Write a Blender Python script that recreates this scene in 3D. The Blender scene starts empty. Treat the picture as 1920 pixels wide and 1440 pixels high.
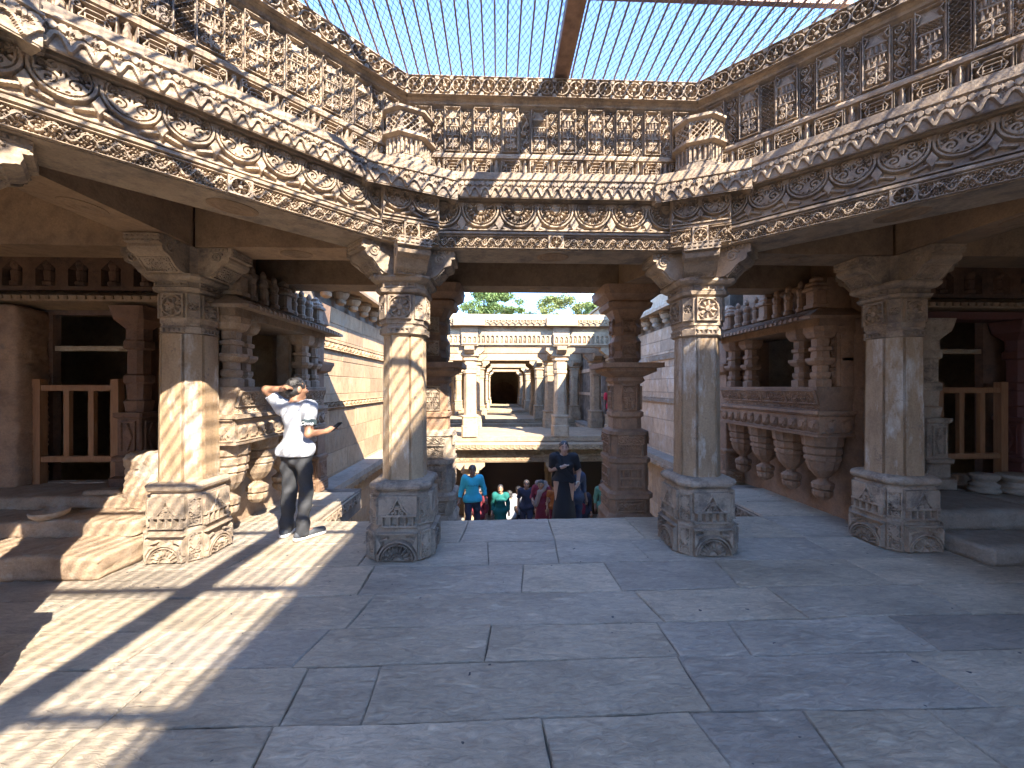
import bpy, math, random
import numpy as np
from mathutils import Vector, Matrix
random.seed(7); rng = np.random.default_rng(7)
R = math.radians
scene = bpy.context.scene
COL = scene.collection

# ---------------------------------------------------------------- camera, sky, sun, exposure
EYE = 1.62
cam_d = bpy.data.cameras.new('camera'); cam = bpy.data.objects.new('camera', cam_d); COL.objects.link(cam)
cam.location = (0, 0, EYE); cam.rotation_euler = (R(90), 0, R(-2.0))
cam_d.sensor_width = 36.0; cam_d.lens = 36.0 * 720 / 1920; cam_d.shift_y = 0.0026
cam_d.clip_start = 0.05; cam_d.clip_end = 3000
scene.camera = cam

SUN = Vector((0.645, -1.0, 1.0)).normalized()          # towards the sun
EL = math.asin(SUN.z); AZ = math.atan2(SUN.x, SUN.y)
world = bpy.data.worlds.new('World'); scene.world = world; world.use_nodes = True
wn = world.node_tree.nodes; wl = world.node_tree.links
sky = wn.new('ShaderNodeTexSky'); sky.sky_type = 'NISHITA'; sky.sun_disc = False
sky.sun_elevation = EL; sky.sun_rotation = AZ; sky.air_density = 0.7; sky.dust_density = 0.0; sky.ozone_density = 5.0
bg = wn['Background']; bg.inputs['Strength'].default_value = 0.15
wl.new(sky.outputs['Color'], bg.inputs['Color'])
sd = bpy.data.lights.new('sun', 'SUN'); sd.energy = 2.9; sd.angle = R(0.5); sd.color = (1.0, 0.90, 0.76)
so = bpy.data.objects.new('sun', sd); COL.objects.link(so); so.location = (8, -12, 20)
so.rotation_euler = SUN.to_track_quat('Z', 'Y').to_euler()
vs = scene.view_settings; vs.view_transform = 'Standard'; vs.look = 'None'; vs.exposure = 3.28; vs.gamma = 1.0; vs.use_curve_mapping = False
scene.cycles.max_bounces = 8; scene.cycles.diffuse_bounces = 5; scene.cycles.use_denoising = True; scene.cycles.use_adaptive_sampling = True; scene.cycles.adaptive_threshold = 0.02

# ---------------------------------------------------------------- materials
def nodes_of(name):
    m = bpy.data.materials.new(name); m.use_nodes = True
    return m, m.node_tree.nodes, m.node_tree.links, m.node_tree.nodes['Principled BSDF']
def ramp(n, stops):
    r = n.new('ShaderNodeValToRGB'); e = r.color_ramp.elements
    e[0].position, e[0].color = stops[0][0], (*stops[0][1], 1)
    e[1].position, e[1].color = stops[-1][0], (*stops[-1][1], 1)
    for p, c in stops[1:-1]:
        k = e.new(p); k.color = (*c, 1)
    return r
def mix(n, l, fac, a, b, mode='MIX'):
    m = n.new('ShaderNodeMix'); m.data_type = 'RGBA'; m.blend_type = mode
    for sock, v in ((m.inputs[0], fac), (m.inputs[6], a), (m.inputs[7], b)):
        if isinstance(v, (int, float)): sock.default_value = v
        elif isinstance(v, tuple): sock.default_value = (*v, 1)
        else: l.new(v, sock)
    return m.outputs[2]
def noise(n, l, vec, scale, detail=5, rough=0.6):
    t = n.new('ShaderNodeTexNoise'); t.inputs['Scale'].default_value = scale
    t.inputs['Detail'].default_value = detail; t.inputs['Roughness'].default_value = rough
    if vec is not None: l.new(vec, t.inputs['Vector'])
    return t.outputs['Fac']
def stone(name, light, dark, stain=None, stain_at=0.58, stain_w=0.08, bump=0.5, tint=0.16, rough=0.85, vstreak=1.0, fine=60.0, patch=None):
    m, n, l, b = nodes_of(name)
    g = n.new('ShaderNodeNewGeometry'); oi = n.new('ShaderNodeObjectInfo')
    mp = n.new('ShaderNodeMapping'); mp.inputs['Scale'].default_value = (1, 1, vstreak)
    l.new(g.outputs['Position'], mp.inputs['Vector'])
    big = noise(n, l, mp.outputs[0], 1.7, 4, 0.65); mid = noise(n, l, mp.outputs[0], 9.0, 4, 0.7); fin = noise(n, l, g.outputs['Position'], fine, 2, 0.7)
    r = ramp(n, [(0.3, dark), (0.52, tuple((a + c) / 2 for a, c in zip(light, dark))), (0.72, light)]); l.new(big, r.inputs[0])
    r2 = ramp(n, [(0.25, (0.55, 0.52, 0.5)), (0.5, (0.95, 0.95, 0.95)), (0.8, (1.22, 1.2, 1.16))]); l.new(mid, r2.inputs[0])
    c = mix(n, l, 0.75, r.outputs[0], r2.outputs[0], 'MULTIPLY')
    if stain is not None:
        s = noise(n, l, mp.outputs[0], 3.3, 5, 0.75)
        rs = ramp(n, [(stain_at - stain_w, (0, 0, 0)), (stain_at + stain_w, (1, 1, 1))]); l.new(s, rs.inputs[0])
        c = mix(n, l, rs.outputs[0], c, stain)
    if patch is not None:
        s = noise(n, l, g.outputs['Position'], 5.0, 5, 0.8)
        rs = ramp(n, [(0.60, (0, 0, 0)), (0.68, (1, 1, 1))]); l.new(s, rs.inputs[0])
        c = mix(n, l, rs.outputs[0], c, patch)
    rt = ramp(n, [(0, (1 - tint,) * 3), (1, (1 + tint, 1 + tint * 0.9, 1 + tint * 0.75))]); l.new(oi.outputs['Random'], rt.inputs[0])
    c = mix(n, l, 1.0, c, rt.outputs[0], 'MULTIPLY')
    rf = ramp(n, [(0.3, (0.8, 0.8, 0.8)), (0.7, (1.1, 1.1, 1.1))]); l.new(fin, rf.inputs[0])
    c = mix(n, l, 0.8, c, rf.outputs[0], 'MULTIPLY')
    l.new(c, b.inputs['Base Color']); b.inputs['Roughness'].default_value = rough
    bp = n.new('ShaderNodeBump'); bp.inputs['Strength'].default_value = bump; bp.inputs['Distance'].default_value = 0.012
    ad = n.new('ShaderNodeMath'); ad.operation = 'MULTIPLY_ADD'; l.new(fin, ad.inputs[0]); ad.inputs[1].default_value = 0.35; l.new(mid, ad.inputs[2])
    l.new(ad.outputs[0], bp.inputs['Height']); l.new(bp.outputs[0], b.inputs['Normal'])
    return m
def plain(name, col, rough=0.7, metal=0.0, var=0.15, scale=30.0, bump=0.15):
    m, n, l, b = nodes_of(name)
    tc = n.new('ShaderNodeTexCoord'); f = noise(n, l, tc.outputs['Object'], scale, 4, 0.65)
    r = ramp(n, [(0.3, tuple(c * (1 - var) for c in col)), (0.7, tuple(min(1, c * (1 + var)) for c in col))]); l.new(f, r.inputs[0])
    l.new(r.outputs[0], b.inputs['Base Color']); b.inputs['Roughness'].default_value = rough; b.inputs['Metallic'].default_value = metal
    bp = n.new('ShaderNodeBump'); bp.inputs['Strength'].default_value = bump; bp.inputs['Distance'].default_value = 0.01
    l.new(f, bp.inputs['Height']); l.new(bp.outputs[0], b.inputs['Normal'])
    return m
def floor_mat():
    m, n, l, b = nodes_of('slate_slab')
    g = n.new('ShaderNodeNewGeometry'); oi = n.new('ShaderNodeObjectInfo')
    mp = n.new('ShaderNodeMapping'); l.new(g.outputs['Position'], mp.inputs['Vector'])
    ml = n.new('ShaderNodeMath'); ml.operation = 'MULTIPLY'; l.new(oi.outputs['Random'], ml.inputs[0]); ml.inputs[1].default_value = 1.2
    cx = n.new('ShaderNodeCombineXYZ'); l.new(ml.outputs[0], cx.inputs[2]); l.new(cx.outputs[0], mp.inputs['Rotation'])
    mp.inputs['Scale'].default_value = (0.55, 1.5, 1)
    ad = n.new('ShaderNodeVectorMath'); ad.operation = 'ADD'; l.new(mp.outputs[0], ad.inputs[0]); l.new(oi.outputs['Random'], ad.inputs[1])
    a = noise(n, l, ad.outputs[0], 2.2, 7, 0.6); c_ = noise(n, l, ad.outputs[0], 19.0, 7, 0.74); c_.node.inputs['Distortion'].default_value = 1.0; rg = noise(n, l, ad.outputs[0], 11.0, 7, 0.7); rg.node.noise_type = 'RIDGED_MULTIFRACTAL'; rg.node.inputs['Distortion'].default_value = 0.8; f = noise(n, l, g.outputs['Position'], 90, 3, 0.7)
    r = ramp(n, [(0.3, (0.385, 0.33, 0.255)), (0.5, (0.515, 0.44, 0.34)), (0.72, (0.63, 0.535, 0.415))]); l.new(a, r.inputs[0])
    r2 = ramp(n, [(0.3, (0.55, 0.55, 0.57)), (0.48, (0.95, 0.95, 0.95)), (0.7, (1.42, 1.38, 1.32))]); l.new(c_, r2.inputs[0])
    c = mix(n, l, 0.8, r.outputs[0], r2.outputs[0], 'MULTIPLY')
    rr2 = ramp(n, [(0.2, (0.72, 0.72, 0.73)), (0.55, (1.0, 1.0, 1.0)), (0.9, (1.22, 1.2, 1.16))]); l.new(rg, rr2.inputs[0]); c = mix(n, l, 0.8, c, rr2.outputs[0], 'MULTIPLY')
    rt = ramp(n, [(0, (0.72, 0.71, 0.72)), (0.35, (0.97, 0.98, 1.0)), (0.7, (1.0, 0.97, 0.91)), (1, (1.2, 1.15, 1.08))]); l.new(oi.outputs['Random'], rt.inputs[0])
    c = mix(n, l, 1.0, c, rt.outputs[0], 'MULTIPLY')
    sp = noise(n, l, g.outputs['Position'], 14, 2, 0.5); rs = ramp(n, [(0.735, (0, 0, 0)), (0.75, (1, 1, 1))]); l.new(sp, rs.inputs[0])
    c = mix(n, l, rs.outputs[0], c, (0.06, 0.06, 0.065))
    l.new(c, b.inputs['Base Color'])
    rr = ramp(n, [(0.3, (0.5, 0.5, 0.5)), (0.7, (0.75, 0.75, 0.75))]); l.new(c_, rr.inputs[0]); l.new(rr.outputs[0], b.inputs['Roughness'])
    bp = n.new('ShaderNodeBump'); bp.inputs['Strength'].default_value = 1.0; bp.inputs['Distance'].default_value = 0.022
    md = n.new('ShaderNodeMath'); md.operation = 'MULTIPLY_ADD'; l.new(f, md.inputs[0]); md.inputs[1].default_value = 0.12; m2 = n.new('ShaderNodeMath'); m2.operation = 'MULTIPLY_ADD'; l.new(rg, m2.inputs[0]); m2.inputs[1].default_value = 0.45; l.new(c_, m2.inputs[2]); l.new(m2.outputs[0], md.inputs[2])
    l.new(md.outputs[0], bp.inputs['Height']); l.new(bp.outputs[0], b.inputs['Normal'])
    return m
def wood_mat(name, c1, c2):
    m, n, l, b = nodes_of(name)
    tc = n.new('ShaderNodeTexCoord'); mp = n.new('ShaderNodeMapping'); mp.inputs['Scale'].default_value = (14, 14, 1.2); l.new(tc.outputs['Object'], mp.inputs['Vector'])
    f = noise(n, l, mp.outputs[0], 3.5, 6, 0.65); r = ramp(n, [(0.3, c1), (0.7, c2)]); l.new(f, r.inputs[0]); l.new(r.outputs[0], b.inputs['Base Color'])
    b.inputs['Roughness'].default_value = 0.5
    return m
def leaf_mat(name, a, c):
    m, n, l, b = nodes_of(name)
    g = n.new('ShaderNodeNewGeometry'); f = noise(n, l, g.outputs['Position'], 1.3, 4, 0.6)
    r = ramp(n, [(0.3, a), (0.7, c)]); l.new(f, r.inputs[0]); l.new(r.outputs[0], b.inputs['Base Color']); b.inputs['Roughness'].default_value = 0.6
    if 'Transmission Weight' in b.inputs: pass
    return m
MT = {
 'carve': stone('carved_sandstone', (0.41, 0.322, 0.232), (0.26, 0.19, 0.13), stain=(0.15, 0.12, 0.10), stain_at=0.56, stain_w=0.09, fine=70, patch=(0.22, 0.155, 0.11)),
 'shaft': stone('weathered_shaft_stone', (0.42, 0.305, 0.19), (0.27, 0.18, 0.105), stain=(0.50, 0.455, 0.39), stain_at=0.60, stain_w=0.07, vstreak=0.30, patch=(0.20, 0.15, 0.11)),
 'base': stone('pillar_base_stone', (0.42, 0.34, 0.255), (0.26, 0.195, 0.14), stain=(0.13, 0.105, 0.085), stain_at=0.58),
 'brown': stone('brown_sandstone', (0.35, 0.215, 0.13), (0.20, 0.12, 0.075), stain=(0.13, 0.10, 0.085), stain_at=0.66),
 'tanwall': stone('sun_tinted_wall_stone', (0.40, 0.275, 0.16), (0.27, 0.175, 0.10), stain=(0.33, 0.26, 0.18), stain_at=0.62, tint=0.20, vstreak=0.6),  # lit copy of the corridor wall stone, sun warmth put into its colour
 'dimbrown': stone('shade_brown_stone', (0.21, 0.115, 0.07), (0.115, 0.062, 0.04), stain=(0.07, 0.045, 0.035), stain_at=0.62),  # darker copy of the brown stone, shade of the side bays in its colour
 'pink': stone('pink_wall_stone', (0.53, 0.40, 0.28), (0.40, 0.29, 0.195), stain=(0.50, 0.44, 0.37), stain_at=0.60, tint=0.20, vstreak=0.6),
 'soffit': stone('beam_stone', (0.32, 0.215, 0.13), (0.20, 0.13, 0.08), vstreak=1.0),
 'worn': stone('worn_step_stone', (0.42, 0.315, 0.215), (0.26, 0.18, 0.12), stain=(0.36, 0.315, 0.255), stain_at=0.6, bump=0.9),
 'greystep': stone('grey_step_stone', (0.38, 0.335, 0.275), (0.25, 0.215, 0.17), bump=0.8),
 'pale': stone('pale_sandstone', (0.41, 0.315, 0.205), (0.28, 0.20, 0.125), stain=(0.20, 0.155, 0.11), stain_at=0.66, tint=0.14),
 'floor': floor_mat(),
 'mortar': plain('joint_dirt', (0.16, 0.13, 0.10), 0.95, var=0.65, scale=2.5),
 'shadowstone': plain('shade_dark_stone', (0.07, 0.05, 0.04), 0.95),  # colour carries the deep shade of the hall under the terrace
 'earth': plain('dusty_earth', (0.30, 0.23, 0.16), 0.95, scale=2.0),
 'steel': plain('rusted_steel', (0.20, 0.125, 0.09), 0.65, 0.3, 0.35, 12),
 'wire': plain('dark_wire', (0.075, 0.075, 0.085), 0.6, 0.4, 0.1),
 'sheet': plain('dull_roof_sheet', (0.22, 0.20, 0.19), 0.6, 0.2),
 'wood': wood_mat('varnished_wood', (0.21, 0.095, 0.042), (0.32, 0.155, 0.07)),
 'redpaint': plain('dull_red_paint', (0.11, 0.04, 0.032), 0.7),
 'bark': plain('grey_bark', (0.12, 0.09, 0.065), 0.9, scale=8),
 'leaf': leaf_mat('green_leaves', (0.055, 0.10, 0.022), (0.115, 0.165, 0.035)),
 'leafy': leaf_mat('yellow_green_leaves', (0.085, 0.12, 0.025), (0.165, 0.18, 0.045)),
 'skin': plain('brown_skin', (0.30, 0.155, 0.095), 0.5, var=0.06, bump=0.03),
 'skinl': plain('light_brown_skin', (0.46, 0.27, 0.19), 0.5, var=0.06, bump=0.03),
 'skind': plain('dark_brown_skin', (0.15, 0.08, 0.052), 0.5, var=0.06, bump=0.03),
 'hair': plain('black_hair', (0.022, 0.020, 0.020), 0.45, scale=120, bump=0.6),
}
def cloth(name, col, rough=0.85): 
    if name not in MT: MT[name] = plain(name, col, rough, 0, 0.12, 60, 0.25)
    return MT[name]

# ---------------------------------------------------------------- object helpers
def mk(name, verts, faces, smooth=False):
    me = bpy.data.meshes.new(name)
    v = verts.tolist() if isinstance(verts, np.ndarray) else verts
    f = faces.tolist() if isinstance(faces, np.ndarray) else faces
    me.from_pydata(v, [], f); me.update()
    if smooth: me.polygons.foreach_set('use_smooth', [True] * len(me.polygons))
    return me
def tag(o, label=None, cat=None, group=None, kind=None):
    for k, v in (('label', label), ('category', cat), ('group', group), ('kind', kind)):
        if v: o[k] = v
    if cat and not kind: o['kind'] = 'thing'
    return o
def ob(name, me, mat, parent=None, loc=(0, 0, 0), rz=0.0, label=None, cat=None, group=None, kind=None, rot=None, scale=None):
    o = bpy.data.objects.new(name, me); COL.objects.link(o); o.location = loc
    o.rotation_euler = rot if rot else (0, 0, rz)
    if scale: o.scale = scale
    if parent is not None: o.parent = parent
    m = MT[mat] if isinstance(mat, str) else mat
    if len(me.materials) == 0: me.materials.append(m)
    elif me.materials[0] != m:
        o.material_slots[0].link = 'OBJECT'; o.material_slots[0].material = m
    return tag(o, label, cat, group, kind)
def empty(name, loc, rz=0.0, label=None, cat=None, group=None, kind=None):
    o = bpy.data.objects.new(name, None); COL.objects.link(o); o.location = loc; o.rotation_euler = (0, 0, rz); o.empty_display_size = 0.1
    return tag(o, label, cat, group, kind)
def copy_tree(o, parent=None):
    c = o.copy(); COL.objects.link(c)
    if parent is not None: c.parent = parent
    for ch in o.children: copy_tree(ch, c)
    return c
class MB:
    def __init__(s): s.v = []; s.f = []
    def add(s, v, f):
        b = len(s.v); s.v += [tuple(p) for p in v]; s.f += [tuple(i + b for i in q) for q in f]; return s
    def box(s, x0, x1, y0, y1, z0, z1):
        return s.add([(x0,y0,z0),(x1,y0,z0),(x1,y1,z0),(x0,y1,z0),(x0,y0,z1),(x1,y0,z1),(x1,y1,z1),(x0,y1,z1)],
                     [(0,3,2,1),(4,5,6,7),(0,1,5,4),(1,2,6,5),(2,3,7,6),(3,0,4,7)])
    def loft(s, rings, cap=True):
        n = len(rings[0]); v = [p for r in rings for p in r]; f = []
        for k in range(len(rings) - 1):
            for i in range(n):
                j = (i + 1) % n; f.append((k*n+i, k*n+j, (k+1)*n+j, (k+1)*n+i))
        if cap: f.append(tuple(reversed(range(n)))); f.append(tuple((len(rings)-1)*n + i for i in range(n)))
        return s.add(v, f)
    def bar(s, a, b, w, h=None):
        a = Vector(a); b = Vector(b); d = (b - a).normalized(); h = h or w
        up = Vector((0,0,1)) if abs(d.z) < 0.9 else Vector((1,0,0))
        x = d.cross(up).normalized() * w / 2; y = d.cross(x).normalized() * h / 2
        return s.loft([[p - x - y, p + x - y, p + x + y, p - x + y] for p in (a, b)])
    def tube(s, pts, rad, n=8):
        rings = []
        for i, p in enumerate(pts):
            p = Vector(p); q = Vector(pts[min(i+1, len(pts)-1)]) - Vector(pts[max(i-1, 0)])
            d = q.normalized(); up = Vector((0,0,1)) if abs(d.z) < 0.9 else Vector((1,0,0))
            x = d.cross(up).normalized(); y = x.cross(d).normalized(); r = rad[i] if isinstance(rad, (list, tuple)) else rad
            rings.append([p + (x*math.cos(a) + y*math.sin(a))*r for a in (2*math.pi*k/n for k in range(n))])
        return s.loft(rings)
    def lathe(s, prof, n=16, cx=0, cy=0, flute=0.0, nf=8):
        rings = []
        for r, z in prof:
            rings.append([(cx + math.cos(a)*rr, cy + math.sin(a)*rr, z) for a, rr in
                          ((2*math.pi*k/n, r*(1 + flute*math.cos(nf*2*math.pi*k/n))) for k in range(n))])
        return s.loft(rings)
    def me(s, name, smooth=False):
        m = mk(name, s.v, s.f, smooth); return m
CACHE = {}
def cached(key, fn):
    if key not in CACHE: CACHE[key] = fn()
    return CACHE[key]
def csq(half, ch, z, hy=None):
    """chamfered square ring, counter-clockwise"""
    hy = hy or half
    return [(half-ch,-hy,z),(half,-hy+ch,z),(half,hy-ch,z),(half-ch,hy,z),(-half+ch,hy,z),(-half,hy-ch,z),(-half,-hy+ch,z),(-half+ch,-hy,z)]
def stack(prof, name):
    """prof: (z, half, chamfer fraction of half)"""
    return MB().loft([csq(h, h*c, z) for z, h, c in prof]).me(name)
T8 = math.tan(math.pi / 8)
def mitred(prof, L, name, k=T8, gap=0.001):
    """profile (inward offset o, z) swept along local x with octagon mitres; local -y is inward"""
    r = [[(sx*(L/2 - o*k - gap), -o, z) for o, z in prof] for sx in (-1, 1)]
    b = MB().loft(r); me = b.me(name)
    import bmesh
    bm = bmesh.new(); bm.from_mesh(me); bmesh.ops.recalc_face_normals(bm, faces=bm.faces); bm.to_mesh(me); bm.free()
    return me

# ---------------------------------------------------------------- carved relief (height fields turned into meshes)
def relief(key, w, h, fn, res, depth, back=0.006):
    def build():
        nx = max(4, int(w/res)); ny = max(4, int(h/res))
        u = np.linspace(-w/2, w/2, nx+1); v = np.linspace(0, h, ny+1)
        U, V = np.meshgrid(u, v); H = np.clip(fn(U, V, w, h), 0, 1)
        P = np.stack([U, -depth*H, V], -1).reshape(-1, 3)
        idx = np.arange((nx+1)*(ny+1)).reshape(ny+1, nx+1)
        F = np.stack([idx[:-1,:-1], idx[:-1,1:], idx[1:,1:], idx[1:,:-1]], -1).reshape(-1, 4).tolist()
        rim = list(idx[0, :]) + list(idx[1:, -1]) + list(idx[-1, -2::-1]) + list(idx[-2:0:-1, 0])
        b = len(P); n = len(rim); Q = P[rim].copy(); Q[:, 1] = back
        for i in range(n):
            j = (i+1) % n; F.append([int(rim[j]), int(rim[i]), b+i, b+j])
        return mk(key, np.vstack([P, Q]), F)
    return cached(('relief', key), build)
def seg(U, V, pts):
    d = np.full(U.shape, 9.0)
    p = np.asarray(pts, float)
    for a, b in zip(p[:-1], p[1:]):
        e = b - a; L2 = max(e @ e, 1e-12)
        t = np.clip(((U-a[0])*e[0] + (V-a[1])*e[1])/L2, 0, 1)
        d = np.minimum(d, np.hypot(U-a[0]-t*e[0], V-a[1]-t*e[1]))
    return d
def on(x, e=0.004): return np.clip(x/e + 0.5, 0, 1)
def ln(U, V, pts, r, e=0.004): return on(r*1.35 - seg(U, V, pts), e)
def spiral(cx, cy, r0, turns, a0, s=1, n=26, r1=0.15):
    t = np.linspace(0, 1, n); rr = r0*(1 - t*(1-r1)); a = a0 + s*t*turns*2*math.pi
    return np.stack([cx + rr*np.cos(a), cy + rr*np.sin(a)], -1)
def frame(U, V, w, h, t): return on(np.maximum(np.abs(U) - (w/2 - t), np.abs(V - h/2) - (h/2 - t)))
def dot(U, V, x, y, rx, ry=None): 
    ry = ry or rx; return on((1 - np.hypot((U-x)/rx, (V-y)/ry))*min(rx, ry), 0.008)
mx = np.maximum
def filler(U, V, p=0.023, hgt=0.62):
    """small leafy granules that fill the ground between the main lines"""
    q = np.sin(np.pi*U/p + 1.4*np.sin(np.pi*V/p*0.63))*np.sin(np.pi*V/p*0.9 + 1.3*np.sin(np.pi*U/p*0.71))
    return hgt*np.clip((np.abs(q) - 0.22)/0.25, 0, 1)
def f_vine(U, V, w, h, per=2, ph=0.0, r=0.0048):
    out = mx(frame(U, V, w*4, h, 0.008), filler(U, V, 0.019, 0.6))
    m = 0.5*h; A = 0.24*h
    x = np.linspace(-w/2 - 0.02, w/2 + 0.02, 60)
    out = mx(out, ln(U, V, np.stack([x, m + A*np.sin(2*np.pi*per*(x/w) + ph)], -1), r))
    for k in range(-1, 2*per + 1):
        xc = -w/2 + (k + 0.5)*w/(2*per); s = 1 if (k % 2 == 0) else -1
        yc = m + s*(-1)*0.12*h*math.cos(ph)
        out = mx(out, ln(U, V, spiral(xc, yc, 0.27*h, 1.25, math.pi/2*(s), s), r*0.85))
        out = mx(out, dot(U, V, xc, yc, 0.07*h))
        for da in (0.6, 2.5): out = mx(out, dot(U, V, xc + math.cos(da)*0.42*w/(2*per), m - s*0.34*h*math.sin(da)*1.0, 0.10*h, 0.055*h))
    return out
def f_leafy(U, V, w, h, seed=1, n=7, r=0.006):
    """dense foliage scrolls"""
    g = np.random.default_rng(seed); out = frame(U, V, w, h, 0.010)
    for k in range(n):
        for _ in range(8):
            x = g.uniform(-w/2 + 0.03, w/2 - 0.03); y = g.uniform(0.03, h - 0.03); break
        rr = g.uniform(0.022, 0.045); out = mx(out, ln(U, V, spiral(x, y, rr, 1.4, g.uniform(0, 6.28), g.choice([-1, 1])), r))
        for q in range(3):
            a = g.uniform(0, 6.28); out = mx(out, dot(U, V, x + math.cos(a)*rr*1.25, y + math.sin(a)*rr*1.25, 0.011, 0.007))
    return mx(out, filler(U, V, 0.021, 0.55))
def f_fan(U, V, w, h, up=False, petals=9, leafy=None):
    """medallion hanging from the top edge (or rising from the bottom)"""
    drop = 0.0 if up else 0.20*h
    W = V if up else (h - drop) - V
    Rr = min(w/2*0.985, h*0.97 - drop); d = np.hypot(U, W); a = np.arctan2(W, U)
    out = on(0.010 - np.abs(d - Rr*0.945)); out = mx(out, on(0.006 - np.abs(d - Rr*0.80)))
    if leafy is not None: out = mx(out, filler(U, V, 0.021, 0.7)*(d < Rr*0.9))
    if leafy is None:
        k = np.abs(((a/np.pi*petals) % 1) - 0.5)*2
        lo_, hi_ = 0.30, 0.76
        q = np.clip((d/Rr - lo_)/(hi_ - lo_), 0, 1); wid = np.where(q < 0.35, q/0.35, (1 - q)/0.65)*0.92
        out = mx(out, on((wid - k)*d*0.16, 0.006)*(d < Rr*hi_)*(1 - 0.45*on(0.05 - k, 0.05)))
        k2 = np.abs(((a/np.pi*petals + 0.5) % 1) - 0.5)*2
        q2 = np.clip((d/Rr - 0.60)/0.18, 0, 1); out = mx(out, 0.8*on((q2*0.55 - k2)*d*0.16, 0.006)*(d < Rr*0.78))
        out = mx(out, on(Rr*0.22 - d)*0.8); out = mx(out, on(0.005 - np.abs(d - Rr*0.28)))
    else:
        yc = lambda r: (h - drop - r) if not up else r
        for s in (-1, 1):
            out = mx(out, ln(U, V, spiral(s*Rr*0.38, yc(Rr*0.36), Rr*0.34, 1.6, math.pi/2, s), 0.0075))
            out = mx(out, ln(U, V, spiral(s*Rr*0.30, yc(-Rr*0.20), Rr*0.22, 1.3, -math.pi/2, -s), 0.0065))
        out = mx(out, ln(U, V, spiral(0, yc(Rr*0.62), Rr*0.17, 1.3, 0, 1), 0.007)); out = mx(out, ln(U, V, [(0, yc(-0.05*Rr)), (0, yc(0.5*Rr))], 0.006))
        for j in range(9):
            q = (j + 0.5)/9*np.pi; out = mx(out, dot(U, W, math.cos(q)*Rr*0.70, math.sin(q)*Rr*0.70, 0.013))
    if not up:
        out = mx(out, on(V - (h - drop*0.75))*(0.72 + 0.28*np.cos(U/w*4*np.pi)))
    for s in (-1, 1):      # leaves in the spandrels
        yy = (h - drop - Rr*0.80) if not up else Rr*0.80
        x0 = s*w/2
        out = mx(out, on((0.13*w - np.abs(U - x0) - 0.55*np.abs(V - yy))*0.5, 0.006)*on(d - Rr*1.02))
        out = mx(out, 0.8*ln(U, V, [(x0 - s*0.02, yy - 0.03*(1 if not up else -1)), (x0 - s*0.09, yy - 0.055*(1 if not up else -1))], 0.008)*on(d - Rr*1.0))
    out = mx(out, on(W - (h - drop - 0.014)) if not up else on(W - (h - 0.014)))
    return out
def f_pend(U, V, w, h):
    """eave pendants: paired scrolls over a pointed leaf"""
    out = mx(on(V - (h - 0.014)), filler(U, V, 0.020, 0.55)*on(V - h*0.45))
    for s in (-1, 1):
        out = mx(out, ln(U, V, spiral(s*w*0.25, h*0.72, min(h*0.17, w*0.21), 1.4, -math.pi/2, s), 0.0065))
        out = mx(out, ln(U, V, [(s*w*0.5, h*0.52), (s*w*0.30, h*0.46), (0, h*0.10)], 0.0085))
    tri = (V - h*0.06) - np.abs(U)*h*0.85/(w*0.5)
    inner = on(np.minimum(tri, h*0.50 - V)*0.8)
    out = mx(out, inner*0.75*(0.55 + 0.45*on(np.abs(U) - 0.006)))
    out = mx(out, dot(U, V, 0, h*0.72, w*0.1, 0.026))
    return mx(out, 0.22*on(V - h*0.02))
def f_window(U, V, w, h):
    out = frame(U, V, w, h, 0.010)
    a, b = w*0.36, h*0.30; y = h*0.5
    hexd = np.maximum(np.abs(V - y) - b, np.abs(U) + 0.55*np.abs(V - y) - a)
    out = mx(out, on(0.007 - np.abs(hexd)))
    out = mx(out, on(0.005 - np.abs(np.maximum(np.abs(V - y) - b*0.45, np.abs(U) - a*0.6))))
    out = mx(out, on(0.004 - np.abs(U))*on(b*0.45 - np.abs(V - y))); out = mx(out, on(0.004 - np.abs(V - y))*on(a*0.95 - np.abs(U)))
    for sx in (-1, 1):
        for sy in (-1, 1):
            out = mx(out, ln(U, V, spiral(sx*w*0.37, y + sy*h*0.33, 0.024, 1.2, 1.0*sx, sx*sy), 0.005))
    return out
def f_baluster(U, V, w, h):
    t = np.abs(V - h/2)/(h/2)
    return mx(on((0.012 + 0.014*(1 - t)**1.0 + 0.010*(t > 0.8)) - np.abs(U))*(1 - 0.4*np.abs(U)/0.02), frame(U, V, w, h, 0.006))
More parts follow.
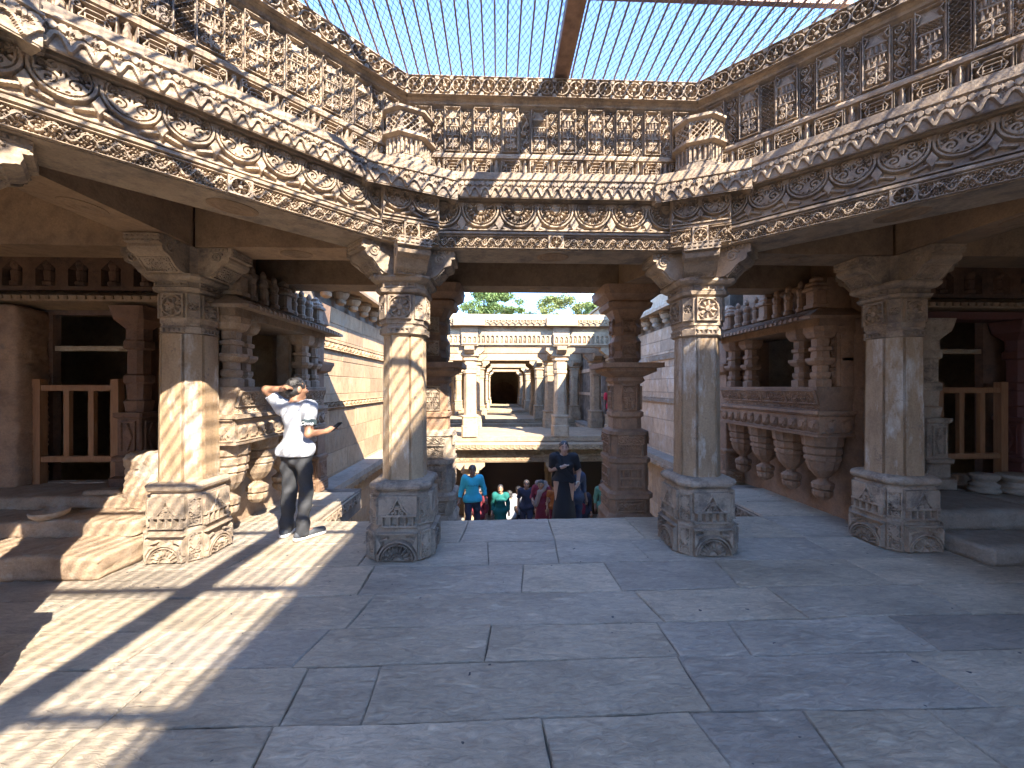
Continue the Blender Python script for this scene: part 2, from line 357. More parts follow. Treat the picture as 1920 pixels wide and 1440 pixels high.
def f_shrine(U, V, w, h, var=0):
    out = frame(U, V, w, h, 0.009); X = np.abs(U); q = V/h
    roof = 0.80 + 0.14*np.clip(1 - X/(w*0.30), 0, 1)**(0.7 if var % 2 else 1.4)
    body = on((roof - q)*h)*on(w*0.34 - X)*on((q - 0.36)*h)
    out = mx(out, 0.45*body)
    if var % 3 == 0:
        dg = np.minimum(np.abs(((U + V)/0.026) % 1 - 0.5), np.abs(((U - V)/0.026) % 1 - 0.5))
        out = mx(out, on(0.14 - dg, 0.15)*on(0.035*h - np.abs(q - 0.655)*h + 0.02)*on(w*0.33 - X))
    elif var % 3 == 1:
        out = mx(out, on(np.abs(((U)/0.030) % 1 - 0.5) - 0.24, 0.12)*on((0.07 - np.abs(q - 0.66))*h)*on(w*0.33 - X))
    else:
        gx = np.minimum(np.abs((U/0.036 + 0.5) % 1 - 0.5), np.abs((V/0.036) % 1 - 0.5)); out = mx(out, on(0.16 - gx, 0.12)*on((0.075 - np.abs(q - 0.655))*h)*on(w*0.30 - X))
    for z in (0.36, 0.56, 0.745): out = mx(out, on(0.0085 - np.abs(q - z)*h)*on(w*0.40 - X))
    bal = on(np.abs((U/0.022) % 1 - 0.5) - 0.22, 0.12)*on((0.045 - np.abs(q - 0.50))*h)*on(w*0.38 - X); out = mx(out, bal)
    out = mx(out, on(np.abs((U/0.034 + 0.25) % 1 - 0.5) - 0.2, 0.12)*on((0.045 - np.abs(q - 0.42))*h)*on(w*0.36 - X))
    for s in (-1, 1):
        out = mx(out, ln(U, V, spiral(s*w*0.22, h*0.13, 0.027, 1.5, math.pi/2, s), 0.0055)); out = mx(out, ln(U, V, spiral(s*w*0.20, h*0.27, 0.020, 1.3, -math.pi/2, -s), 0.005))
        out = mx(out, ln(U, V, [(s*w*0.42, h*0.80), (s*w*0.30, h*0.90), (s*w*0.42, h*0.95)], 0.005))
    out = mx(out, ln(U, V, [(0, h*0.06), (0, h*0.31)], 0.006)); out = mx(out, dot(U, V, 0, h*0.32, 0.014))
    return mx(out, filler(U, V, 0.017, 0.5)*(1 - on(w*0.36 - X)*on((q - 0.36)*h)))
def f_vert(U, V, w, h, var=0):
    if var == 1:
        dg = np.minimum(np.abs(((U + V)/0.034) % 1 - 0.5), np.abs(((U - V)/0.034) % 1 - 0.5))
        return mx(frame(U, V, w, h, 0.009), on(0.15 - dg, 0.12))
    out = mx(frame(U, V, w, h, 0.008), filler(U + 0.004*var, V, 0.018, 0.6)); n = 5
    y = np.linspace(0, h, 60); out = mx(out, ln(U, V, np.stack([0.20*w*np.sin(y/h*np.pi*n + var), y], -1), 0.0055))
    for k in range(n):
        s = 1 if k % 2 else -1; yc = (k + 0.5)*h/n
        out = mx(out, ln(U, V, spiral(s*w*0.13, yc, w*0.25, 1.3, math.pi/2*s + var, s), 0.0055)); out = mx(out, dot(U, V, s*w*0.13, yc, 0.009))
        out = mx(out, dot(U, V, -s*w*0.34, yc + 0.02, 0.010, 0.016)); out = mx(out, dot(U, V, -s*w*0.34, yc - 0.025, 0.008, 0.012))
    return out
def f_rosette(U, V, w, h, var=0):
    y = h*0.5; d = np.hypot(U, V - y); a = np.arctan2(V - y, U)
    Rr = min(w, h)*0.46
    out = on(0.008 - np.abs(d - Rr)); out = mx(out, on(Rr*(0.70 + 0.16*np.cos(a*(6 + 2*(var % 2)) + var)) - d)*on(d - Rr*0.34)*(0.55 + 0.45*np.cos(a*(6 + 2*(var % 2)) + var)))
    out = mx(out, dot(U, V, 0, y, Rr*0.30))
    for sx in (-1, 1):
        for sy in (-1, 1): out = mx(out, dot(U, V, sx*w*0.46, y + sy*h*0.40, 0.020, 0.026)*0.9)
    return mx(out, mx(on(0.009 - V), on(V - (h - 0.009))))
def f_square(U, V, w, h): 
    return mx(f_rosette(U, V, w, h, 1), frame(U, V, w, h, 0.014))
def f_grid(U, V, w, h, px=0.055, py=None):
    py = py or h
    gx = np.abs((U/px + 0.5) % 1 - 0.5)*px; gy = np.abs((V/py + 0.5) % 1 - 0.5)*py if py < h*0.99 else np.minimum(V, h - V)
    return mx(mx(on(0.009 - gx), on(0.012 - gy)), dot((U/px + 0.5) % 1*px - px/2 + 0*U, (V % py) - py/2 + 0*V, px*0 , 0, 0.011)*0.8)
def f_base2(U, V, w, h):
    """upper base block: pierced square row below, flame of tracery above"""
    b = h*0.36
    row = f_grid(U, V*(V < b), w, b, w/5.0)*(V < b)
    tri = on((h*0.93 - V) - np.abs(U)*(h*0.57)/(w*0.30))*on(V - b)
    sp = np.zeros_like(U)
    for s in (-1, 1):
        sp = mx(sp, ln(U, V, spiral(s*w*0.10, b + h*0.10, 0.026, 1.3, math.pi/2, s), 0.006)); sp = mx(sp, ln(U, V, spiral(s*w*0.045, b + h*0.26, 0.018, 1.3, math.pi/2, s), 0.005))
        sp = mx(sp, ln(U, V, [(s*w*0.30, b), (s*w*0.12, b + h*0.26), (0, h*0.94)], 0.007))
    fld = np.where((V > b) & (tri < 0.5), 0.72, 0.0)
    return mx(mx(row, fld), mx(sp, on(0.012 - np.abs(V - b))))
def f_figures(U, V, w, h, seed=3):
    g = np.random.default_rng(seed); out = frame(U, V, 9, h, 0.014); n = max(2, int(w/0.14))
    for k in range(n):
        x = -w/2 + (k + 0.5)*w/n; j = g.uniform(-0.01, 0.01)
        out = mx(out, dot(U, V, x, h*0.48, 0.042, 0.045)); out = mx(out, dot(U, V, x + 0.045, h*0.62 + j, 0.024)); out = mx(out, dot(U, V, x + 0.06, h*0.40, 0.012, 0.04))
        for q in (-0.03, -0.008, 0.018, 0.036): out = mx(out, dot(U, V, x + q, h*0.25, 0.009, 0.035))
    return out
def f_flutes(U, V, w, h, p=0.045): 
    return np.sqrt(np.clip(1 - (2*np.abs((U/p + 0.5) % 1 - 0.5))**2, 0, 1))*(0.35 + 0.65*np.clip(V/h, 0, 1))
def f_niches(U, V, w, h, p=0.2):
    X = ((U/p + 0.5) % 1 - 0.5)*p
    arch = np.maximum(np.abs(X) - p*0.28, (V - h*0.72) + np.abs(X)*0.9)
    return mx(1 - on(-np.maximum(arch, h*0.12 - V)), mx(dot(X, V, 0, h*0.36, p*0.11, h*0.2)*0.9, 0))

# ---------------------------------------------------------------- plan of the place (metres; the corridor runs along +Y)
CX, Y0, S = 0.55, 3.885, 2.97
RR = S*(1 + math.sqrt(2))/2; HS = S/2
CY = Y0 - RR
VERT = [(CX-HS, Y0), (CX+HS, Y0), (CX+RR, CY+HS), (CX+RR, CY-HS), (CX+HS, CY-RR), (CX-HS, CY-RR), (CX-RR, CY-HS), (CX-RR, CY+HS)]
VERT[7] = (CX-RR+0.08, CY+HS+0.10)
ZL = 2.935                      # underside of the lintels
WL, WR = -3.12, 4.22            # corridor wall faces
FLOOR_END = 4.70
ROOF_END = 5.35

# ---------------------------------------------------------------- ground and floors
def slab_mesh(quad, th=0.05, inset=0.006, wob=0.008):
    ring = []
    for k in range(4):
        p, q = np.array(quad[k]), np.array(quad[(k+1) % 4]); n = max(2, int(np.linalg.norm(q - p)/0.11)); e = (q - p)/np.linalg.norm(q - p); nn = np.array([e[1], -e[0]])
        off = 0.0
        for t in range(n):
            off = 0.75*off + g.uniform(-wob, wob)*(0 if t == 0 else 1); ring.append(p + (q - p)*t/n - nn*(abs(off)*0.6))
    ring = np.array(ring); c = np.mean(ring, 0); N = len(ring); v = []
    for z, k in ((-th, 0.0), (-0.007, 0.0), (0.0, inset)):
        for p in ring:
            d = c - p; q = p + d/np.linalg.norm(d)*k*(1 + g.uniform(-0.3, 0.8)); v.append((q[0], q[1], z))
    f = []
    for r in (0, 1):
        for t in range(N): f.append((r*N + t, r*N + (t+1) % N, (r+1)*N + (t+1) % N, (r+1)*N + t))
    f.append(tuple(2*N + t for t in range(N)))
    return mk('slab', v, f)
g = random.Random(3)
floor = empty('floor', (0, 0, 0), kind='structure')
fl = MB()
OCTX0, OCTX1 = -8.0, 9.2
fl.box(OCTX0, OCTX1, -8, FLOOR_END - 0.02, -0.35, -0.028)
fl.box(OCTX0, -2.22, FLOOR_END - 0.02, 6.3, -0.35, -0.028)
fl.box(3.32, OCTX1, FLOOR_END - 0.02, 6.3, -0.35, -0.028)
ob('joint_bed', fl.me('joint_bed'), 'mortar', floor)
ROWS = [(4.70, 4.02, [-3.3, -2.27, -1.42, -0.39, 0.60, 1.57, 3.30, 4.6]), (4.02, 3.51, [-3.2, -2.4, -1.28, -0.10, 0.57, 1.41, 3.26, 4.5]),
        (3.51, 3.03, [-3.0, -1.8, -1.11, 0.2, 0.98, 1.98, 3.25, 4.4]), (3.03, 2.62, [-3.1, -2.0, -1.0, 1.12, 2.17, 3.4, 4.6]),
        (2.62, 2.27, [-3.0, -2.2, -1.17, -0.07, 1.09, 1.55, 2.74, 3.9]), (2.27, 1.87, [-2.9, -1.9, -1.07, -0.67, 1.07, 2.5, 3.7]),
        (1.87, 1.45, [-2.8, -1.9, -1.04, 0.23, 0.99, 1.48, 2.16, 3.3]), (1.45, 1.0, [-3.0, -2.2, -0.8, 0.5, 1.3, 2.2, 3.5]),
        (1.0, 0.45, [-2.6, -1.4, -0.3, 0.9, 2.0, 3.2]), (0.45, -0.2, [-3, -1.8, -0.6, 0.6, 1.9, 3.3]), (-0.2, -0.9, [-2.4, -1, 0.2, 1.5, 2.8]),
        (-0.9, -1.8, [-2.8, -1.2, 0.4, 1.8, 3.2]), (-1.8, -2.7, [-2.2, -0.6, 1.0, 2.6]), (-2.7, -3.9, [-2.6, -0.9, 0.8, 2.4])]
g = random.Random(3)
bent = {}
def jt(x, y, sx):
    k = (round(x, 3), round(y, 3))
    if k not in bent: bent[k] = (g.uniform(-0.022, 0.022), g.uniform(-0.016, 0.016))
    return bent[k]
for (ya, yb, xs) in ROWS:
    xs = [-4.6] + xs + [5.4]
    for xa, xb in zip(xs[:-1], xs[1:]):
        q = []
        for (x, y) in ((xa, yb), (xb, yb), (xb, ya), (xa, ya)):
            dx, dy = jt(x, (ya + yb)/2, 0); yo = 0.012*math.sin(x*2.1 + y*3.0)
            sk = dx*(2.0 if y == ya else -1.4)
            gx = 0.0012 if x == xa else -0.0012; gy = -0.0012 if y == ya else 0.0012
            q.append((x + sk + gx, y + (yo if y < 4.69 else 0.02*math.sin(x*5)) + gy))
        q = np.array(q); me = slab_mesh(q)
        ob('slab', me, 'floor', floor, (0, 0, g.uniform(-0.006, 0.004)))
for (xa, xb) in ((-3.2, -2.22), (3.32, 4.3)):
    for ya, yb in ((4.70, 5.3), (5.3, 6.0)):
        me = slab_mesh(np.array([(xa, ya+0.004), (xb, ya+0.004), (xb, yb-0.004), (xa, yb-0.004)])); ob('slab', me, 'floor', floor, (0, 0, -0.002))

for s_, xe in ((1, -2.215), (-1, 3.315)):
    for yy in np.arange(4.82, 6.2, 0.2): ob('edge_carving', relief('edge_pend', 0.198, 0.16, f_pend, 0.008, 0.035), 'base', floor, (xe, float(yy), -0.20), s_*math.pi/2)
stairs = empty('stairs', (CX, FLOOR_END, -4), kind='structure')
NS = 19; RISE = 0.178; RUN = 0.405
for i in range(NS):
    z1 = -RISE*(i + 1) + 4; y = i*RUN
    me = cached('step', lambda: MB().box(-2.74, 2.74, 0.0, RUN*1.06, -1.0, 0.0).me('step'))
    ob('step', me, 'floor', stairs, (0, y + 0.002, z1 + i*0.0005))
ZLOW = -RISE*NS
lowf = MB().box(WL - 0.4, WR + 0.4, FLOOR_END + NS*RUN - 0.02, 44, ZLOW - 0.5, ZLOW - 0.21).me('lower_floor')
ob('lower_floor', lowf, 'greystep', kind='structure')
GZ = 3.75; YT = ROOF_END + 0.6
gm = MB()
for x0, x1, y0, y1 in ((-900, WL - 0.45, YT, 1500), (WR + 0.45, 900, YT, 1500), (WL - 0.45, WR + 0.45, 46, 1500), (-900, 900, -700, -18), (-900, -2.6, -18, -8.4), (3.7, 900, -18, -8.4),
                       (-900, -8.4, -8.4, -2.8), (9.6, 900, -8.4, -2.8), (-900, -18, -2.8, 2.4), (19, 900, -2.8, 2.4), (-900, -8.4, 2.4, YT), (9.6, 900, 2.4, YT)):
    gm.box(x0, x1, y0, y1, GZ - 0.3, GZ)
ob('ground', gm.me('ground'), 'earth', kind='structure')
# three stepped entrances come down to the court: from behind the camera and from both sides, open to the sky
ent = MB(); ne_ = 20; er, eh = 9.4/ne_, 3.75/ne_
for i in range(ne_):
    z = eh*(i + 1)
    ent.box(-2.6, 3.7, -8.402 - er*(i + 1), -8.402 - er*i, -0.3, z - 0.002)
    ent.box(-8.402 - er*(i + 1), -8.402 - er*i, -2.8, 2.4, -0.3, z - 0.002); ent.box(9.602 + er*i, 9.602 + er*(i + 1), -2.8, 2.4, -0.3, z - 0.002)
ob('entrance_stairs', ent.me('entrance_stairs'), 'greystep', kind='structure')
ow = MB()
for x0, x1 in ((-8.4, -8.0), (9.2, 9.6)): ow.box(x0, x1, -8.4, -2.8, -0.4, 3.74); ow.box(x0, x1, -1.2, 7.2, -0.4, 3.74)
ow.box(-7.998, -2.6, -8.4, -8, -0.4, 3.74); ow.box(3.7, 9.198, -8.4, -8, -0.4, 3.74)
ow.box(-7.998, WL - 0.62, 6.9, 7.2, -0.4, 3.5); ow.box(WR + 0.62, 9.198, 6.9, 7.2, -0.4, 3.5)
for x0, x1 in ((-2.9, -2.605), (3.705, 4.0)): ow.box(x0, x1, -17.9, -8.405, -0.4, 3.74)
for y0, y1 in ((-3.1, -2.805), (2.405, 2.7)): ow.box(-17.9, -8.405, y0, y1, -0.4, 3.735); ow.box(9.605, 18.9, y0, y1, -0.4, 3.735)
ob('outer_wall', ow.me('outer_wall'), 'pale', kind='structure')
rf = MB()
oc = [(CX + (x - CX)*1.03, CY + (y - CY)*1.03) for x, y in VERT]
RX0, RX1, RY0 = -5.6, 6.7, -3.7
outer = [(CX-HS, ROOF_END), (CX+HS, ROOF_END), (RX1, ROOF_END), (RX1, RY0), (CX+HS, RY0), (CX-HS, RY0), (RX0, RY0), (RX0, ROOF_END)]
for i in range(8):
    j = (i + 1) % 8; q = [oc[i], oc[j], outer[j], outer[i]]
    v = [(x, y, 3.505) for x, y in q] + [(x, y, 3.66) for x, y in q]
    rf.add(v, [(0,1,2,3),(7,6,5,4),(0,4,5,1),(1,5,6,2),(2,6,7,3),(3,7,4,0)])
rf.box(-8.2, RX0 - 0.002, -2.6, 7.0, 3.506, 3.66); rf.box(RX1 + 0.002, 9.3, -2.6, 7.0, 3.506, 3.66)
rf.box(RX0, WL, ROOF_END + 0.002, 7.0, 3.508, 3.66); rf.box(WR, RX1, ROOF_END + 0.002, 7.0, 3.508, 3.66)
ob('roof', rf.me('roof'), 'soffit', kind='structure')

# ---------------------------------------------------------------- pillars
FACES = (0, math.pi/2, math.pi, -math.pi/2)
def bracket_mesh(w=0.30, reach=0.50):
    def build():
        k = reach/0.52
        pr = [(0.05, 2.664), (0.26, 2.664), (0.31, 2.672), (0.36, 2.70), (0.40, 2.745), (0.43, 2.775), (0.465, 2.785), (0.49, 2.80), (0.50, 2.825), (0.495, 2.85), (0.52, 2.852), (0.52, 2.932), (0.05, 2.932)]
        pr = [(r*k if r > 0.2 else r, z) for r, z in pr]
        b = MB(); b.loft([[(-w/2, -r, z) for r, z in pr], [(w/2, -r, z) for r, z in pr]]); me = b.me('bracket')
        import bmesh
        bm = bmesh.new(); bm.from_mesh(me); bmesh.ops.recalc_face_normals(bm, faces=bm.faces); bm.to_mesh(me); bm.free(); return me
    return cached(('bracket', w, reach), build)
def reliefs_around(parent, name, me, mat, off, z, faces=FACES):
    for a in faces: ob(name, me, mat, parent, (math.sin(a)*off, -math.cos(a)*off, z), a)
def dirang(dx, dy): return math.atan2(dx, -dy)
def pillar(loc, label, arms, corner=None, group=None, base=0.28, sk=1.0, shaft='shaft', zoff=0.0, hasbase=True, worn=False):
    p = empty('carved_pillar', (loc[0], loc[1], zoff), 0, label, 'pillar', group)
    k = base/0.285
    bm_ = cached(('pbase', base), lambda: stack([(0.001, base, 0.30), (0.295, base, 0.30), (0.312, base*0.945, 0.30), (0.615, base*0.925, 0.30), (0.638, base*0.86, 0.30)], 'base'))
    bo = ob('base', bm_, 'base', p)
    fan = relief(f'fan_base{base}', 0.375*k, 0.25, lambda U, V, w, h: f_fan(U, V, w, h, up=True), 0.0050, 0.048)
    b2 = relief(f'tracery{base}', 0.355*k, 0.285, f_base2, 0.0050, 0.044)
    chm = relief('chamfer_leaf', 0.105, 0.25, lambda U, V, w, h: f_leafy(U, V, w, h, 5, 7), 0.006, 0.026)
    if not worn:
        reliefs_around(bo, 'fan_carving', fan, 'base', base - 0.001, 0.018)
        reliefs_around(bo, 'tracery_carving', b2, 'base', base*0.938 - 0.001, 0.318)
        reliefs_around(bo, 'leaf_carving', chm, 'base', base*0.938*1.414*0.85 - 0.002, 0.335, [a + math.pi/4 for a in FACES])
        reliefs_around(bo, 'leaf_carving', chm, 'base', base*1.414*0.85 - 0.002, 0.02, [a + math.pi/4 for a in FACES])
    ob('torus', cached(('torus', base), lambda: stack([(0.636, 0.245*k, 0.3), (0.648, 0.275*k, 0.3), (0.668, 0.295*k, 0.3), (0.69, 0.298*k, 0.3), (0.712, 0.285*k, 0.3), (0.73, 0.25*k, 0.35), (0.735, 0.21*k, 0.4)], 'torus')), 'base', p)
    def shaft_me():
        h = 0.2*sk; out = []
        for z, s in ((0.733, 1.03), (0.76, 1.0), (1.4, 0.985), (2.115, 0.955)):
            a = h*s; ch = a*0.52; P = [Vector((x, y)) for x, y, _ in csq(a, ch, 0)]; ring = []
            for k in range(8):
                p0, p1, p2 = P[k-1], P[k], P[(k+1) % 8]; e0 = (p0 - p1).normalized(); e1 = (p2 - p1).normalized(); inn = -p1.normalized()
                for q in (p1 + e0*0.013, p1 + e0*0.006 + inn*0.016, p1 + inn*0.004, p1 + e1*0.006 + inn*0.016, p1 + e1*0.013): ring.append((q.x, q.y, z))
            out.append(ring)
        return MB().loft(out).me('shaft')
    ob('shaft', cached(('shaft', sk), shaft_me), shaft, p)
    nk = ob('neck', cached(('neck', base), lambda: stack([(2.112, 0.195*k, 0.42), (2.125, 0.212*k, 0.42), (2.185, 0.212*k, 0.42), (2.195, 0.198*k, 0.40), (2.215, 0.198*k, 0.40), (2.222, 0.207*k, 0.36), (2.50, 0.207*k, 0.36)], 'neck')), 'carve', p)
    sq = relief(f'square_flower{base}', 0.225*k, 0.225, f_square, 0.0055, 0.026)
    reliefs_around(nk, 'flower_panel', sq, 'carve', 0.206*k, 0.0 + 2.265)
    gr = relief('ring_grid', 0.22*k, 0.055, lambda U, V, w, h: f_grid(U, V, w, h, 0.045), 0.005, 0.016)
    reliefs_around(nk, 'grid_band', gr, 'carve', 0.211*k, 2.127); 
    cd = relief('chamfer_diamond', 0.10, 0.225, lambda U, V, w, h: mx(frame(U, V, w, h, 0.010), f_rosette(U, V - h*0.25, w, h*0.5, 0)*0.9), 0.006, 0.02)
    reliefs_around(nk, 'corner_flower', cd, 'carve', 0.207*k*1.414*0.82 - 0.003, 2.265, [a + math.pi/4 for a in FACES])
    ab = ob('abacus', cached(('abacus', base), lambda: stack([(2.501, 0.20*k, 0.3), (2.515, 0.235*k, 0.28), (2.545, 0.245*k, 0.26), (2.555, 0.225*k, 0.26), (2.60, 0.225*k, 0.26), (2.615, 0.265*k, 0.22), (2.64, 0.285*k, 0.2), (2.663, 0.285*k, 0.2)], 'abacus')), 'carve', p)
    ag = relief('abacus_grid', 0.30*k, 0.045, lambda U, V, w, h: f_grid(U, V, w, h, 0.075), 0.005, 0.014); reliefs_around(ab, 'grid_band', ag, 'carve', 0.2245*k, 2.556)
    gb = relief('bracket_grid', 0.30, 0.072, lambda U, V, w, h: f_grid(U, V, w, h, 0.043, 0.036), 0.005, 0.014)
    rl = relief('bracket_scroll', 0.26, 0.14, lambda U, V, w, h: f_leafy(U, V, w, h, 12, 11, 0.0055), 0.006, 0.02)
    ob('capital_core', cached('capcore', lambda: stack([(2.6635, 0.20, 0.3), (2.933, 0.20, 0.3)], 'capital_core')), 'carve', p)
    for i, a in enumerate(arms):
        br = ob('bracket', bracket_mesh(0.30 - 0.004*i, 0.50 + 0.006*i), 'carve', p, (0, 0, 0.0007*i), a)
        rch = 0.50 + 0.006*i
        ob('grid_band', gb, 'carve', br, (0, -rch + 0.002, 2.856)); 
        ob('leaf_scroll', rl, 'carve', br, (0, -0.302, 2.668), rot=(R(43), 0, 0))
        for s in (-1, 1): ob('side_scroll', relief('side_scroll', 0.17, 0.14, lambda U, V, w, h: mx(ln(U, V, spiral(-0.02, 0.055, 0.055, 1.6, 0.5, 1), 0.007), mx(on(V - 0.115)*f_grid(U, V - 0.1, w, 0.05, 0.036), on(0.004 - np.abs(V - 0.108)))), 0.005, 0.012), 'carve', br, (s*((0.30 - 0.004*i)/2 - 0.001), -0.385, 2.79), s*math.pi/2)
    if corner is not None:
        cb = ob('corner_block', cached('cblock', lambda: MB().loft([csq(0.265, 0.015, 2.936, 0.345), csq(0.265, 0.015, 3.50, 0.345)]).me('corner_block')), 'carve', p, (0, 0, 0), corner)
        vs_ = relief('block_vine', 0.175, 0.155, lambda U, V, w, h: f_vine(U, V, w, h, 1, 0.6), 0.005, 0.040)
        bf = relief('block_flower', 0.135, 0.17, f_square, 0.005, 0.034)
        up = relief('block_panel', 0.50, 0.235, lambda U, V, w, h: mx(f_fan(U - 0.125*np.sign(U), V, w/2, h, False, 7, True), frame(U, V, w, h, 0.012)), 0.0055, 0.044)
        for a, off in ((0, 0.344), (math.pi/2, 0.264), (-math.pi/2, 0.264)):
            c, s_ = math.cos(a), math.sin(a)
            for dx, me, nm in ((-0.17, vs_, 'vine_panel'), (0, bf, 'flower_panel'), (0.17, vs_, 'vine_panel')):
                ob(nm, me, 'carve', cb, (s_*off + c*dx, -c*off + s_*dx, 2.955), a)
            ob('arch_panel', up, 'carve', cb, (s_*off, -c*off, 3.155), a)
            ob('fillet', cached('fillet', lambda: MB().box(-0.255, 0.255, -0.028, 0.006, 0, 0.022).me('fillet')), 'carve', cb, (s_*off, -c*off, 3.128), a)
        def eave_me():
            rings = [csq(0.28, 0.02, 3.46, 0.35), csq(0.37, 0.012, 3.365, 0.47), csq(0.395, 0.012, 3.355, 0.495), csq(0.395, 0.012, 3.615, 0.495), csq(0.34, 0.02, 3.665, 0.40)]
            return MB().loft(rings).me('eave')
        ev = ob('eave', cached('ceave', eave_me), 'carve', p, (0, 0, 0), corner)
        pt = relief('pendant_corner', 0.1316, 0.17, f_pend, 0.0050, 0.025)
        for i in range(6): ob('pendant', pt, 'carve', ev, (-0.329 + 0.1316*i, -0.4945, 3.361))
        pt2 = relief('pendant_side', 0.139, 0.17, f_pend, 0.0055, 0.034)
        for s in (-1, 1):
            for i in range(4): ob('pendant', pt2, 'carve', ev, (s*0.3945, -0.41 + 0.14*i, 3.361), s*math.pi/2)
    return p
dirR, dirL, dirB, dirF = dirang(1, 0), dirang(-1, 0), dirang(0, 1), dirang(0, -1)
dDL = dirang(-1, -1); dDR = dirang(1, -1)
PA = pillar(VERT[0], 'streaked tan octagonal pillar, sunlit across its upper shaft, beside the man with the phone', [dirR, dDL, dirL, dirB, R(22.5)], R(22.5))
PB = pillar(VERT[1], 'grey-white weathered octagonal pillar in the shade, across the stair opening from the sunlit one', [dirL, dDR, dirR, dirB, R(-22.5)], R(-22.5))
PL = pillar((CX-RR, Y0), 'stout worn pillar with sunlit lower half, between wooden gate and man', [dirR, dirF, dirL, dirB], base=0.255, sk=1.08)
PR = pillar((CX+RR, Y0), 'shaded brown pillar beside the stone step blocks, by the hanging bell corbels', [dirL, dirF, dirR, dirB], base=0.27, sk=1.06)
PV = pillar(VERT[7], 'pillar cut off by the picture edge, its carved corner block overhead', [dirang(1, 1), dirF, dirang(0, 1)], R(67.5))

# ---------------------------------------------------------------- the octagon's carved sides: lintel below, parapet above
def side(a, b, theta, names, style, full=True):
    mid = ((a[0]+b[0])/2, (a[1]+b[1])/2); L = math.hypot(b[0]-a[0], b[1]-a[1])
    if not full:
        return L, mid
    lt = empty('lintel', (*mid, 0), theta, names[0], 'lintel')
    ob('beam', mitred([(-0.2, ZL), (0.19, ZL), (0.19, 3.062), (0.232, 3.074), (0.232, 3.094), (0.160, 3.118), (0.160, 3.392), (0.205, 3.40), (0.205, 3.43), (0.18, 3.50), (-0.2, 3.50)], L, 'beam'), 'carve', lt)
    n = 0.36; x1 = L/2 - 0.26; cnt = int((x1 - 0.075)/n + 0.5); w = (x1 - 0.075)/cnt
    for s in (-1, 1):
        for i in range(cnt):
            ob('vine_panel', relief(f'vine{w:.3f}', w, 0.118, lambda U, V, w, h: f_vine(U, V, w, h, 3, 0.0, 0.0042), 0.0042, 0.034), 'carve', lt, (s*(0.075 + (i + 0.5)*w), -0.189, ZL + 0.007))
    ob('flower_panel', relief('mid_flower', 0.146, 0.122, f_square, 0.005, 0.048), 'carve', lt, (0, -0.189, ZL + 0.005))
    oval = cached('oval', lambda: MB().lathe([(0.16, 0.0), (0.16, -0.006), (0.13, -0.012), (0.11, -0.005), (0.08, -0.012), (0.05, -0.006), (0.03, -0.014), (0.0, -0.016)], 28).me('lotus'))
    ob('lotus', oval, 'soffit', lt, (0, 0, ZL), scale=(1.0, 0.75, 1.0))
    na = 7 if style == 'fan' else 9; pw = (L - 2*0.17*T8 - 0.3)/na
    fan = relief(f'medallion{style}{pw:.3f}', pw, 0.262, (lambda U, V, w, h: f_fan(U, V, w, h, False, 9)) if style == 'fan' else (lambda U, V, w, h: f_fan(U, V, w, h, False, 9, True)), 0.0046, 0.040)
    for i in range(na): ob('medallion', fan, 'carve', lt, ((i - (na - 1)/2)*pw, -0.158, 3.122))
    # eave
    ob('eave', mitred([(0.181, 3.66), (0.181, 3.47), (0.255, 3.398), (0.275, 3.395), (0.275, 3.635), (0.20, 3.66)], L, 'eave'), 'carve', lt)
    ne = 22; we = (L - 2*0.275*T8 - 0.62)/ne
    pd = relief(f'pendant{we:.3f}', we, 0.168, f_pend, 0.0046, 0.025)
    for i in range(ne): ob('pendant', pd, 'carve', lt, ((i - (ne - 1)/2)*we, -0.2745, 3.397))
    # parapet
    pp = empty('parapet', (*mid, 0), theta, names[1], 'parapet')
    ob('wall_core', mitred([(-0.25, 3.668), (0.0, 3.668), (0.0, 3.892), (0.05, 3.902), (0.055, 3.925), (0.05, 3.945), (0.0, 3.957), (0.0, 4.40), (0.055, 4.425), (0.06, 4.447), (0.088, 4.46), (0.088, 4.655), (0.05, 4.675), (-0.25, 4.675)], L, 'wall_core'), 'carve', pp)
    nb = 10; pw = (L - 0.10)/nb
    wi = relief('parapet_window', 0.185, 0.185, f_window, 0.005, 0.048)
    bl = relief('parapet_baluster', 0.085, 0.185, f_baluster, 0.006, 0.048)
    sh = [relief(f'shrine{v}', 0.158, 0.435, lambda U, V, w, h, v=v: f_shrine(U, V, w, h, v), 0.0042, 0.034) for v in range(5)]
    vt = [relief(f'upright{v}', 0.112, 0.425, lambda U, V, w, h, v=v: f_vert(U, V, w, h, v), 0.0045, 0.034) for v in range(3)]
    backer = cached('shrine_back', lambda: MB().box(-0.082, 0.082, -0.03, 0.004, 0, 0.441).me('shrine_back'))
    q = random.Random(len(names[0]))
    for i in range(nb):
        x = (i - (nb - 1)/2)*pw
        ob('window_panel', wi, 'carve', pp, (x, 0.001, 3.70)); 
        bk = ob('shrine_panel', backer, 'carve', pp, (x, 0, 3.958)); ob('carving', sh[q.randrange(5)], 'carve', bk, (0, -0.0295, 0.003))
        if i < nb - 1:
            ob('baluster', bl, 'carve', pp, (x + pw/2, 0.001, 3.70)); ob('scroll_panel', vt[q.choice([0, 0, 2, 1, 2])], 'carve', pp, (x + pw/2, 0.001, 3.963))
    nr = 20; wr = (L - 0.10)/nr
    ro = [relief(f'rosette{v}{wr:.3f}', wr, 0.185, lambda U, V, w, h, v=v: f_rosette(U, V, w, h, v), 0.0048, 0.045) for v in range(3)]
    for i in range(nr): ob('rosette', ro[i % 3], 'carve', pp, ((i - (nr - 1)/2)*wr, -0.0875, 4.465))
    return L, mid
